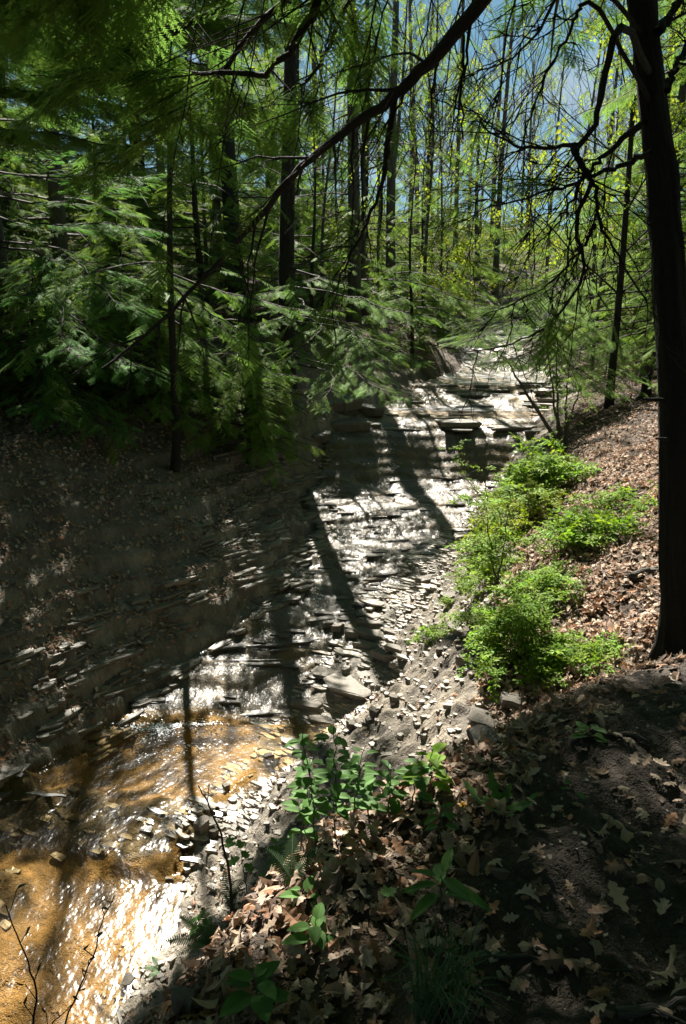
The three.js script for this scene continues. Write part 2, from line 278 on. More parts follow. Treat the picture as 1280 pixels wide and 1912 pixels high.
function meshOf(test, H, color) {
  const map = new Int32Array(NX * ND).fill(-1), p = [], n = [], uv = [], c = [], idx = [];
  const vert = (i, j) => {
    const k = i * NX + j; if (map[k] >= 0) return map[k];
    const j0 = Math.max(0, j - 1), j1 = Math.min(NX - 1, j + 1), i0 = Math.max(0, i - 1), i1 = Math.min(ND - 1, i + 1);
    const g = q => Number.isNaN(H[q]) ? H[k] : H[q];
    const dx = (g(i * NX + j1) - g(i * NX + j0)) / (xs[j1] - xs[j0]), dd = (g(i1 * NX + j) - g(i0 * NX + j)) / (ds[i1] - ds[i0]), l = Math.hypot(dx, 1, dd);
    p.push(xs[j], H[k], -ds[i]); n.push(-dx / l, 1 / l, dd / l); uv.push(xs[j], ds[i]); if (color) c.push(Col[k * 3], Col[k * 3 + 1], Col[k * 3 + 2]);
    return map[k] = p.length / 3 - 1;
  };
  for (let i = 0; i < ND - 1; i++) for (let j = 0; j < NX - 1; j++) if (test(i, j)) { const a = vert(i, j), b = vert(i, j + 1), e = vert(i + 1, j), f = vert(i + 1, j + 1); idx.push(a, b, e, b, f, e); }
  const g = new THREE.BufferGeometry();
  g.setAttribute('position', new THREE.Float32BufferAttribute(p, 3)); g.setAttribute('normal', new THREE.Float32BufferAttribute(n, 3)); g.setAttribute('uv', new THREE.Float32BufferAttribute(uv, 2));
  if (color) g.setAttribute('color', new THREE.Float32BufferAttribute(c, 3)); g.setIndex(idx); return g;
}
const kindOf = k => (i, j) => Kind[i * NX + j] === k;
const streamBed = structure('stream_bed', meshOf(kindOf(0), Hh, true), M.rock, 'layered shale bed of the creek');
const leftBank = structure('left_bank', meshOf(kindOf(1), Hh, true), M.soil, 'leaf covered ledgy bank across the creek');
const rightBank = structure('right_bank', meshOf(kindOf(2), Hh, true), M.soil, 'footpath bank with leaf litter and bare shale slope');
structure('woodland_floor', meshOf(kindOf(3), Hh, true), M.soil, 'brown floor of the wood upstream');
const isWater = (i, j) => { const k = i * NX + j, q = [k, k + 1, k + NX, k + NX + 1]; return !q.some(v => Number.isNaN(Water[v])) && q.some(v => Water[v] > Hh[v] - 0.01); };
structure('pool_water', meshOf((i, j) => ds[i] < 7.3 && isWater(i, j), Water, false), M.water, 'clear shallow water of the amber pools');
structure('stream_water', meshOf((i, j) => ds[i] >= 7.3 && isWater(i, j), Water, false), M.film, 'thin sheet of creek water sliding over the shale');

// ---------------------------------------------------------------- where the canopy is open to the sun (ground polygons in metres: x, forward)
const GAPS = [
  [[[2.3, 13.4], [2.9, 9.9], [3.8, 8.6], [3.9, 6.2], [2.6, 4.5], [1.4, 4.2], [0.7, 4.4], [0.1, 5.5], [0.9, 9.6]], 0.97],
  [[[-0.4, 11.2], [-0.3, 12.4], [0.3, 12.9], [1.3, 13.2], [2.26, 13.5], [2.2, 11.5], [1.2, 9.5], [0.5, 5.4], [-0.5, 5.0], [-1.0, 4.3], [-1.3, 3.3], [-2.1, 3.4], [-2.45, 4.4], [-1.9, 5.2], [-1.35, 5.4], [-1.7, 6.1], [-1.5, 6.9], [-0.9, 7.2], [-0.6, 7.9], [-0.3, 8.8]], 0.94],
  [[[1.6, 19.2], [5.6, 20.8], [6.5, 27], [4.2, 28], [3, 23], [5, 16.5], [3.7, 14.9], [2.1, 14.7], [1.6, 16.5]], 0.5],
  [[[2.0, 15.0], [3.9, 15.0], [2.9, 12.4], [1.7, 13.2]], 0.95], [[[0.5, 14.8], [1.1, 14.9], [1.2, 13.2], [0.7, 13.2]], 0.8],
  [[[-4, 9], [-3.7, 9.3], [-3.1, 8.2], [-3.6, 7.8]], 0.8],
  [[[-0.75, 13.6], [-0.2, 14.1], [-0.3, 13], [-0.75, 12.6]], 0.85],
  [[[-0.85, 14.8], [-0.3, 15.1], [-0.2, 14.2], [-0.7, 13.9]], 0.8],
  [[[-1.1, 6.9], [-1.5, 7.5], [-1.9, 7.3], [-1.5, 6.7]], 0.6],
];
const SHAFTS = [[at(150, 600, 10.6), 1.4], [at(110, 480, 11), 1.2], [at(200, 760, 10.4), 0.9], [at(330, 480, 11.5), 1.2], [at(450, 600, 11.8), 1.3], [at(600, 640, 12.4), 1.2], [at(720, 720, 13), 1.1], [at(430, 700, 11.8), 0.9], [at(60, 650, 10.6), 1], [at(260, 560, 10.8), 1], [at(260, 690, 10.6), 1], [at(80, 790, 10.3), 0.8], [at(180, 420, 11), 1], [at(510, 520, 12.2), 1.1], [at(530, 690, 12.3), 1], [at(640, 560, 12.9), 1.1], [at(390, 560, 11.7), 1.1], [at(760, 640, 13), 1], [at(60, 380, 11), 1],
  [at(100, 300, 9.6), 0.9], [at(240, 320, 10.5), 0.9], [at(1090, 520, 13), 1.6], [at(1150, 640, 13), 1.2], [at(800, 560, 18), 1.8], [V(5.9, 3.5, -19), 2.2], [V(2, 4, -20.5), 2.4], [V(7, 4.5, -23), 2.6], [V(2.6, 1.6, -22), 1.4], [at(560, 1440, 2.45), 0.3], [at(625, 1440, 2.5), 0.3], [at(700, 1450, 2.55), 0.3], [at(800, 1420, 2.6), 0.3], [at(430, 1420, 2.3), 0.2]].map(([p, r]) => [p.x, p.y, p.z, r > 0.6 ? r * 1.1 : r * 1.05, r > 0.6 ? 0.94 : 1]);
function inside(poly, x, y) { let c = false; for (let i = 0, j = poly.length - 1; i < poly.length; j = i++) { const [a, b] = poly[i], [e, f] = poly[j]; if ((b > y) !== (f > y) && x < (e - a) * (y - b) / (f - b) + a) c = !c; } return c; }
function sunFoot(p) { let x = p.x, d = -p.z, y = p.y; for (let k = 0; k < 5; k++) { const g = groundY(clamp(x, -50, 50), clamp(d, -40, 100)), t = (y - g) / SUN.y; x -= SUN.x * t; d += SUN.z * t; y -= SUN.y * t; } return [x, d]; }
/** false where a spray from p to q would close a gap through which the sun reaches the creek or the lit boughs. */
function keeps(p, r, q = p) {
  const u = r();
  for (const t of p === q ? [0] : [0, 0.5, 1]) {
    const X = lerp(p.x, q.x, t), Y = lerp(p.y, q.y, t), Z = lerp(p.z, q.z, t);
    const [x, d] = sunFoot({ x: X, y: Y, z: Z }), g = 0.16 * fbm(x * 2.2, d * 2.2, 2);
    for (const [poly, share] of GAPS) if (u < share && inside(poly, x + g, d + g)) return false;
    for (const [cx, cy, cz, rad, share] of SHAFTS) { if (u >= share) continue; const dx = cx - X, dy = cy - Y, dz = cz - Z, a = dx * SUN.x + dy * SUN.y + dz * SUN.z; if (a < -rad * 0.6 && dx * dx + dy * dy + dz * dz - a * a < rad * rad) return false; }
  }
  return true;
}

function ground(px, py) { let lo = 0.5; for (let d = 0.5; d < 70; d += 0.05) { const p = at(px, py, d); if (p.y <= groundY(p.x, d)) { for (let e = d - 0.05; e <= d; e += 0.005) { const q = at(px, py, e); if (q.y <= groundY(q.x, e)) return V(q.x, groundY(q.x, e), -e); } } } return at(px, py, lo); }

// ---------------------------------------------------------------- slabs and stones of the creek
function slabGeo(seed, w, l, t) {
  const r = mulberry(seed), N = 9, mb = new MB(), rim = [];
  for (let k = 0; k < N; k++) { const a = k / N * 6.283 + 0.7 * r(), sq = 1 / Math.max(Math.abs(Math.cos(a)), Math.abs(Math.sin(a))), q = Math.min(sq, 1.35) * (0.72 + 0.42 * r()); rim.push([Math.cos(a) * w / 2 * q, Math.sin(a) * l / 2 * q]); }
  const top = rim.map(([x, z]) => V(x * 0.93, t * (0.9 + 0.2 * r()), z * 0.93)), edge = rim.map(([x, z]) => V(x, t * (0.62 + 0.2 * r()), z)), low = rim.map(([x, z]) => V(x * 0.9, -t * 0.25, z * 0.9)), mid = V(0, t * 1.02, 0), mu = V(0, -t * 0.25, 0);
  for (let k = 0; k < N; k++) { const q = (k + 1) % N; mb.tri(mid, top[q], top[k]); mb.quad(top[k], top[q], edge[q], edge[k]); mb.quad(edge[k], edge[q], low[q], low[k]); mb.tri(mu, low[k], low[q]); }
  return mb.build();
}
const slabGeos = Array.from({ length: 10 }, (_, k) => slabGeo(100 + k, 1, 1, 1));
function slab(name, x, d, w, l, t, turn, mat = M.slab, parent = streamBed, lift = 0, tilt = 0) {
  const m = mesh(name, slabGeos[Math.abs(Math.round(x * 31 + d * 57)) % 10], mat, parent);
  m.scale.set(w, t, l); m.rotation.set(tilt, turn, 0); m.position.set(x, groundY(x, d) + lift, -d); return m;
}
{
  const r = mulberry(31);
  // the ledges of the falls: each lip a row of plates
  for (const [x0, d0, x1, d1, t, n] of [[0.3, 14.6, 3.5, 14.5, 0.035, 3], [1.2, 16.3, 4.4, 16.1, 0.04, 3], [2.4, 17.2, 4.9, 17.0, 0.06, 6], [2.8, 17.9, 5.2, 17.8, 0.06, 5]])
    for (let k = 0; k < n; k++) { const u = (k + 0.5 + 0.9 * (r() - 0.5)) / n; slab('rock_slab', lerp(x0, x1, u), lerp(d0, d1, u) + 0.35 * (r() - 0.5), 0.35 + 0.7 * r(), 0.25 + 0.35 * r(), t * (0.6 + 0.7 * r()), 0.7 * (r() - 0.5), r() < 0.5 ? M.slabWet : M.slab, streamBed, 0.0, 0.05 * (r() - 0.5)); }
  const big = ground(855, 792); slab('rock_slab', big.x, -big.z - 0.1, 0.75, 0.5, 0.08, 0.1, M.slab, streamBed, 0.02);
  for (const [px, py, w, l, t, a] of [[660, 1282, 0.75, 0.42, 0.045, -0.45], [620, 1262, 0.45, 0.25, 0.03, -0.4], [700, 1190, 0.5, 0.2, 0.07, -0.5], [655, 1186, 0.2, 0.13, 0.06, -0.2], [630, 1175, 0.16, 0.12, 0.06, 0.2], [612, 1168, 0.15, 0.1, 0.05, 0.1], [685, 1210, 0.3, 0.14, 0.06, -0.5], [720, 1228, 0.34, 0.16, 0.06, -0.6], [740, 1215, 0.3, 0.12, 0.05, -0.6],
    [690, 1168, 0.3, 0.13, 0.05, -0.5], [735, 1185, 0.32, 0.13, 0.05, -0.6], [600, 1350, 0.3, 0.16, 0.05, -0.3], [520, 1395, 0.4, 0.24, 0.025, -0.2], [570, 1320, 0.36, 0.14, 0.05, -0.4], [800, 1085, 0.35, 0.18, 0.06, 0.6], [870, 1005, 0.5, 0.2, 0.07, 0.7]])
    { const p = ground(px, py); slab('rock_slab', p.x, -p.z, w, l, t, a, M.slab, streamBed, 0); }
  for (const [px, py, s] of [[378, 1545, 0.13], [400, 1560, 0.08], [350, 1500, 0.07], [420, 1475, 0.09], [500, 1420, 0.1], [645, 1258, 0.11], [700, 1335, 0.09], [660, 1360, 0.1], [345, 1890, 0.08], [240, 1840, 0.1], [735, 1310, 0.08], [820, 1220, 0.07]])
    { const p = ground(px, py); slab('stone', p.x, -p.z, s, s * 0.7, s * 0.55, px, M.slab, streamBed, 0.005, 0.2 * Math.sin(px)); }
  for (const [px, py, s, t] of [[905, 1385, 0.2, 0.03], [915, 1352, 0.26, 0.04], [960, 1318, 0.17, 0.06], [1150, 1000, 0.25, 0.05], [850, 1175, 0.2, 0.06], [870, 1240, 0.15, 0.06], [840, 1120, 0.18, 0.07]])
    { const p = ground(px, py); slab('stone', p.x, -p.z, s, s * 0.7, t, px * 0.7, M.slab, rightBank, 0, 0.15); }
  for (const [px, py, s, t] of [[110, 1240, 0.2, 0.03], [75, 1270, 0.15, 0.03], [505, 960, 0.35, 0.04], [600, 820, 0.5, 0.1], [650, 800, 0.7, 0.14], [690, 770, 0.6, 0.14], [640, 760, 0.8, 0.16]])
    { const p = ground(px, py); slab('stone', p.x, -p.z, s, s * 0.6, t, px * 0.3, py > 1200 ? M.slab : M.slabWet, leftBank, 0, 0.1); }
}
{ // thin plates of shale that weather out of the bed and the banks
  const r = mulberry(55), dry = [], damp = [];
  const flake = (list, x, d, L, W, t, turn, tone) => list.push([x, d, L, W, t, turn, tone]);
  const many = (n, d0, d1, x0, x1, f) => { for (let k = 0; k < n; k++) { const d = lerp(d0, d1, r()), K = knots(d), x = lerp(x0(d, K), x1(d, K), r()); f(x, d, K); } };
  const wr = d => table(WR, d);
  many(1400, 5.2, 11.5, d => wr(d) - 0.25, (d, K) => K[6][0] + 0.35, (x, d) => { if (fbm(x * 1.1 + 4, d * 1.1, 2) < -0.15) return; const big = r() < 0.07; flake(dry, x, d, (big ? 0.26 : 0.08) * (0.6 + r()), (big ? 0.09 : 0.034) * (0.6 + r()), 0.009 + 0.014 * r(), 0.55 + 0.35 * (r() - 0.5), 0.7 + 0.6 * r()); });
  many(1500, 3.6, 12, (d, K) => K[6][0] - 0.1, (d, K) => K[7][0] + 0.05, (x, d) => { if (fbm(x * 1.8 + 80, d * 1.8, 2) < -0.2) return; flake(dry, x, d, 0.03 + 0.09 * r() * r(), 0.02 + 0.035 * r(), 0.008 + 0.02 * r(), 6.28 * r(), 0.45 + 0.55 * r()); });
  many(130, 7.4, 13.6, (d, K) => K[4][0], d => wr(d), (x, d) => { if (fbm(x * 0.8 + 14, d * 0.9, 2) < -0.05) return; flake(damp, x, d, 0.14 + 0.55 * r() * r(), 0.04 + 0.09 * r(), 0.014 + 0.01 * r(), -0.1 + 0.4 * (r() - 0.5), 0.7 + 0.6 * r()); });
  many(1500, 5.6, 14, (d, K) => K[4][0] - 1.9, (d, K) => K[4][0] + 0.15, (x, d, K) => { if (fbm(x * 0.9 + 40, d * 0.9, 2) < -0.12) return; const u = (K[4][0] - x) / 1.9; if (r() < u * 1.25) return; flake(dry, x, d, 0.12 + 0.5 * r() * r(), 0.04 + 0.08 * r(), 0.012 + 0.022 * r(), -0.9 + 0.4 * (r() - 0.5), 0.45 + 0.4 * r()); });
  many(90, 4.6, 6.2, () => -3.2, () => -0.95, (x, d) => { if (rib(x, d) < 0.35) return; flake(damp, x, d, 0.1 + 0.35 * r() * r(), 0.04 + 0.06 * r(), 0.009 + 0.012 * r(), 0.3 + 0.5 * (r() - 0.5), 0.7 + 0.6 * r()); });
  many(26, 14.2, 18.2, (d, K) => K[4][0] - 0.1, (d, K) => K[6][0] + 0.2, (x, d) => flake(r() < 0.75 ? damp : dry, x, d, 0.25 + 0.7 * r() * r(), 0.1 + 0.2 * r(), 0.025 + 0.035 * r(), 0.3 * (r() - 0.5), 0.6 + 0.6 * r()));
  const o = new THREE.Object3D(), c = new THREE.Color();
  [[dry, M.flake, [0.25, 0.215, 0.165], 'thin dry plates of shale weathering out of the creek banks'], [damp, M.flakeWet, [0.09, 0.079, 0.064], 'thin wet plates of shale lying in the creek bed']].forEach(([list, mat, col, label], q) => {
    for (let v = 0; v < 3; v++) { const part = list.filter((_, k) => k % 3 === v), im = shade(new THREE.InstancedMesh(slabGeos[v + 3 * q], mat, part.length));
      part.forEach(([x, d, L, W, t, turn, tone], k) => { o.position.set(x, groundY(x, d) + 0.002, -d); o.rotation.set(0.1 * (r() - 0.5), -turn, 0.1 * (r() - 0.5)); o.scale.set(L, t, W); o.updateMatrix(); im.setMatrixAt(k, o.matrix); im.setColorAt(k, c.setRGB(col[0] * tone, col[1] * tone, col[2] * tone)); });
      im.name = numbered('shale_rubble'); im.userData = { kind: 'stuff', label: label + ['', ', broader ones', ', splintered ones'][v], category: 'shale' }; scene.add(im); }
  });
}
{ // foam where the chute meets the pool, and white water on the falls
  const r = mulberry(77), geo = new THREE.IcosahedronGeometry(1, 1), spots = [];
  const add = (px, py, sx, sd, n) => { const p = ground(px, py); for (let k = 0; k < n; k++) { const a = r() + r() + r() - 1.5, b = r() + r() + r() - 1.5; spots.push([p.x + a * sx, -p.z + b * sd]); } };
  add(300, 1372, 0.22, 0.1, 260); add(250, 1370, 0.3, 0.06, 70); add(335, 1358, 0.25, 0.09, 150); add(385, 1352, 0.2, 0.06, 60); add(285, 1395, 0.2, 0.14, 120); add(320, 1440, 0.3, 0.1, 50); add(370, 1425, 0.25, 0.08, 40); add(590, 1120, 0.07, 0.3, 60); add(490, 1175, 0.05, 0.2, 40); add(735, 870, 0.1, 0.06, 60); add(730, 835, 0.1, 0.3, 40); add(810, 742, 0.25, 0.1, 60); add(930, 745, 0.3, 0.1, 80);
  const im = shade(new THREE.InstancedMesh(geo, M.foam, spots.length)); im.name = 'foam'; im.userData = { kind: 'stuff', label: 'white foam where the creek tumbles over its ledges', category: 'foam' };
  const o = new THREE.Object3D();
  spots.forEach(([x, d], k) => { const s = 0.003 + 0.010 * r() * r() * r(), i = cell(ds, d), j = cell(xs, x), w = Water[i * NX + j]; o.position.set(x, (Number.isNaN(w) ? groundY(x, d) : Math.max(w, groundY(x, d))) + s * 0.2, -d); o.scale.set(s * 1.6, s * 0.6, s * 1.3); o.rotation.set(0, r() * 6, 0); o.updateMatrix(); im.setMatrixAt(k, o.matrix); });
  scene.add(im);
}

// ---------------------------------------------------------------- foliage pieces
function sprayGeo(seed) {            // a flat hemlock spray, 0.42 m long, axis +x, upper face +y
  const r = mulberry(seed), mb = new MB(), L = 0.42, droop = t => -0.07 * t * t;
  const needle = (p, dir, side, len, wid) => { const a = p.clone().addScaledVector(side, -wid / 2), b = p.clone().addScaledVector(side, wid / 2), c = p.clone().addScaledVector(dir, len); c.y -= 0.003 * r(); mb.tri(a, b, c); };
  const twig = (p0, ang, len) => {
    const dir = V(Math.cos(ang), -0.1 - 0.15 * r(), Math.sin(ang)), n = Math.max(3, Math.round(len / 0.0105));
    const e = p0.clone().addScaledVector(dir, len); mb.tri(p0.clone().add(V(0, 0, -0.0018)), p0.clone().add(V(0, 0, 0.0018)), e);
    for (let k = 0; k < n; k++) for (const s of [-1, 1]) {
      const t = (k + 0.5 * (s + 1) * 0.5) / n, p = p0.clone().addScaledVector(dir, len * t); p.y -= 0.05 * len * t * t;
      const a = ang + s * (1.0 + 0.3 * (r() - 0.5)); needle(p, V(Math.cos(a), 0.12 * (r() - 0.3), Math.sin(a)), dir, (0.0155 + 0.005 * r()) * (1 - 0.35 * t), 0.0105);
    }
  };
  const N = 13; let pr = V(0, 0, 0);
  for (let k = 1; k <= N; k++) { const t = k / N, p = V(L * t * 0.9, droop(t), 0.012 * Math.sin(k * 1.3 + seed)); mb.tri(pr.clone().add(V(0, 0, -0.003)), pr.clone().add(V(0, 0, 0.003)), p); pr = p;
    for (const s of [-1, 1]) if (r() < 0.93) twig(p, s * (0.95 - 0.35 * t + 0.15 * (r() - 0.5)), (0.045 + 0.145 * Math.pow(1 - t, 0.75) * Math.min(1, t * 3.2)) * (0.75 + 0.45 * r())); }
  twig(pr, 0, 0.05);
  return mb.build();
}
const sprays = [sprayGeo(3), sprayGeo(8), sprayGeo(21)];
function blade(L, W, fold = 0.25, curl = 0.3, n = 5, shape = t => Math.pow(Math.sin(Math.PI * Math.pow(t, 0.75)), 0.8)) {   // a leaf, axis +x
  const mb = new MB(), P = (t, s) => V(L * t, W / 2 * shape(t) * Math.abs(s) * fold - curl * L * t * t * 0.5, W / 2 * shape(t) * s);
  for (let k = 0; k < n; k++) { const a = k / n, b = (k + 1) / n; mb.quad(P(a, 0), P(a, 1), P(b, 1), P(b, 0)); mb.quad(P(a, 0), P(b, 0), P(b, -1), P(a, -1)); }
  return mb.build();
}
function lobed(L, W, lobes, seed, curl) {   // oak or maple like outline around a midrib, axis +x
  const r = mulberry(seed), mb = new MB(), n = lobes * 8, up = [], dn = [];
  const c1 = curl * (r() - 0.3), c2 = curl * (r() - 0.4), tw = 0.5 * curl * (r() - 0.5);
  const P = (t, s) => V(L * t, c1 * L * (t - 0.5) * (t - 0.5) * 1.6 + c2 * L * s * s * 3 + tw * s * L * (t - 0.5), s * L);
  for (let k = 0; k <= n; k++) { const t = k / n, env = Math.sin(Math.PI * Math.pow(t * 0.94 + 0.03, 1.2)), z = W / L / 2 * env * (0.76 + 0.24 * Math.cos(k / 8 * 6.283 + 2.9)) * (0.9 + 0.2 * r()); up.push(P(t, z)); dn.push(P(t, -z * (0.9 + 0.15 * r()))); }
  for (let k = 0; k < n; k++) { const a = P(k / n, 0), b = P((k + 1) / n, 0); mb.quad(a, up[k], up[k + 1], b); mb.quad(a, b, dn[k + 1], dn[k]); }
  return mb.build();
}
function clumpGeo(seed, leaf, count, L) {   // a twig with small leaves
  const r = mulberry(seed), parts = [], o = new THREE.Object3D();
  for (let k = 0; k < count; k++) { const t = (k + 0.7) / count; o.position.set(L * t, -0.1 * L * t * t + 0.01 * (r() - 0.5), 0); o.rotation.set((r() - 0.5) * 0.9, (k % 2 ? 1 : -1) * (0.7 + 0.5 * r()), (r() - 0.5) * 0.7); o.scale.setScalar(0.7 + 0.6 * r()); o.updateMatrix(); parts.push(leaf.clone().applyMatrix4(o.matrix)); }
  parts.push(new MB().tube([V(0, 0, 0), V(L, -0.1 * L, 0)], [0.0025, 0.001], 3, false).build());
  return mergeGeometries(parts);
}
const bushClump = clumpGeo(4, blade(0.038, 0.02, 0.3, 0.3, 2), 9, 0.13);
const youngClump = clumpGeo(9, blade(0.07, 0.045, 0.3, 0.5, 2), 7, 0.3);

/** Gathers placed pieces; build() gives one InstancedMesh named as a part. */
class Copies {
  constructor(seed) { this.m = []; this.c = []; this.r = mulberry(seed); this.o = new THREE.Object3D(); }
  add(p, dir, scale, roll = 0, tone = 1, hue = 0) {
    const x = dir.clone().normalize(), z = x.clone().cross(V(0, 1, 0)); if (z.lengthSq() < 1e-4) z.set(1, 0, 0); z.normalize(); const y = z.clone().cross(x);
    const m = new THREE.Matrix4().makeBasis(x, y, z); if (roll) m.multiply(new THREE.Matrix4().makeRotationX(roll)); m.scale(V(scale, scale, scale * (this.r() < 0.5 ? -1 : 1))); m.setPosition(p); this.m.push(m);
    this.c.push([tone * (1 + hue), tone, tone * (1 - 0.6 * hue)]);
  }
  build(name, geo, mat, parent) {
    const im = shade(new THREE.InstancedMesh(geo, mat, this.m.length)), c = new THREE.Color(); im.name = name; im.userData.kind = 'stuff';
    this.m.forEach((m, k) => { im.setMatrixAt(k, m); im.setColorAt(k, c.setRGB(...this.c[k])); }); parent.add(im); return im;
  }
}
/** Sprays along one bough from a to b; returns its centre line. */
function bough(copies, wood, pts, r0, sprayScale, spacing, opt = {}) {
  const r = copies.r, line = path(pts, opt.n ?? 9, opt.wob ?? 0.05, Math.floor(r() * 1000)), L = line.reduce((s, p, k) => k ? s + p.distanceTo(line[k - 1]) : 0, 0);
  const side_ = [], got = [0, 0];
  const n = Math.max(2, Math.round(L * (1 - (opt.bare ?? 0.2)) / spacing));
  for (let k = 0; k <= n; k++) {
    const t = lerp(opt.bare ?? 0.2, 1, k / n), f = t * (line.length - 1), i = Math.min(line.length - 2, Math.floor(f)), p = line[i].clone().lerp(line[i + 1], f - i), dir = line[i + 1].clone().sub(line[i]).normalize();
    const side = dir.clone().cross(V(0, 1, 0)).normalize();
    for (const s of k === n ? [0] : [-1, 1]) {
      if (r() < (opt.skip ?? 0.1)) continue;
      const reach = (opt.width ?? 0.5) * Math.pow(1 - t, 0.6) * L * 0.45 * (0.5 + 0.7 * r());
      const sd = dir.clone().multiplyScalar(0.75).addScaledVector(side, s * (0.8 + 0.3 * r())).normalize(); sd.y -= 0.02 + 0.14 * r() + (opt.hang ?? 0);
      const m = s === 0 ? 1 : Math.max(1, Math.round(reach / (0.26 * sprayScale)));
      let any = m === 1; const tw = () => m > 1 && side_.push([p, p.clone().addScaledVector(sd, reach * 0.5), p.clone().addScaledVector(sd, reach).add(V(0, -0.06 * reach, 0))]);
      for (let q = 0; q < m; q++) {
        const u = m > 1 ? q / m * reach : 0, pp = p.clone().addScaledVector(sd, u); const mid = pp.clone().addScaledVector(sd, 0.25 * sprayScale);
        got[0]++; if (!opt.free && !keeps(pp, r, mid.clone().addScaledVector(sd, 0.15 * sprayScale))) continue; got[1]++; if (!any) { any = true; tw(); }
        const d2 = s === 0 ? dir.clone() : sd.clone(); d2.x += 0.9 * (r() - 0.5); d2.z += 0.9 * (r() - 0.5); d2.y += 0.16 * (r() - 0.6);
        copies.add(pp, d2, sprayScale * (0.75 + 0.5 * r()), (r() - 0.5) * 0.45, 0.7 + 0.6 * r(), (opt.hue ?? 0) + 0.25 * (r() - 0.4));
      }
    }
  }
  if (opt.free || got[1] > 0.3 * got[0] || opt.keepWood) { wood.tube(line, t => r0 * (1 - 0.85 * t) + 0.002, opt.seg ?? 4, false); for (const q of side_) wood.tube(q, [0.004 + r0 * 0.12, 0.003, 0.002], 3, false); }
  return line;
}
/** A hemlock: tapered trunk, drooping boughs in all directions, flat sprays. */
function hemlock(label, { x, d, H, r0, base = 1.5, R, scale = 1, spacing = 0.2, boughs = 50, lean = [0, 0], seed, mat = M.bark, hue = 0, extra = [], group, skip = 0.1, variant, top = 1, free = false }) {
  const y = groundY(x, d) - 0.08, g = thing('hemlock_tree', label, 'tree', [x, y, -d], group), r = mulberry(seed), loc = p => p.clone().sub(g.position);
  const axis = t => V(x + lean[0] * t + (seed === 53 ? -0.1 * Math.exp(-t * H / 0.5) : 0) + 0.05 * Math.sin(t * 7 + seed), y + H * t, -d + lean[1] * t + 0.05 * Math.cos(t * 6 + seed));
  mesh('trunk', new MB().tube(Array.from({ length: 16 }, (_, k) => loc(axis(k / 15))), t => r0 * (1 - 0.93 * t) + 0.28 * r0 * Math.exp(-t * H / 0.25), 10).build(), mat, g);
  const C_ = new Copies(seed + 5), wood = new MB();
  for (let k = 0; k < boughs; k++) {
    const u = Math.pow((k + r()) / boughs, 1.1) * top, t = (base + (H - base) * u) / H, a = k * 2.39996 + r() * 0.9, len = R * Math.pow(1 - u * 0.93, 0.75) * (0.65 + 0.5 * r()), p0 = axis(t), dir = V(Math.cos(a), 0, Math.sin(a));
    const P = s => p0.clone().addScaledVector(dir, len * s).add(V(0, len * (0.12 * s - 0.34 * s * s), 0));
    bough(C_, wood, [P(0), P(0.35), P(0.7), P(1)], 0.006 + 0.006 * len, scale, spacing, { hue, skip, n: 5, seg: 3, free });
  }
  for (const e of extra) bough(C_, wood, [axis(e.auto ? clamp((e.pts[0].y + 0.2 - y) / H, 0.02, 0.6) : e.t), ...e.pts], e.r ?? 0.016, e.scale ?? scale, e.spacing ?? spacing, { hue, n: 10, bare: e.bare ?? 0.3, free: e.free, width: e.width ?? 0.6, hang: e.hang });
  const wg = wood.build(); wg.translate(-x, -y, d); mesh('boughs', wg, M.twig, g).userData.kind = 'stuff';
  C_.m.forEach(m => { const p = V(0, 0, 0).setFromMatrixPosition(m).sub(g.position); m.setPosition(p); });
  C_.build('crown', sprays[variant ?? seed % 3], M.hemlock, g); return g;
}

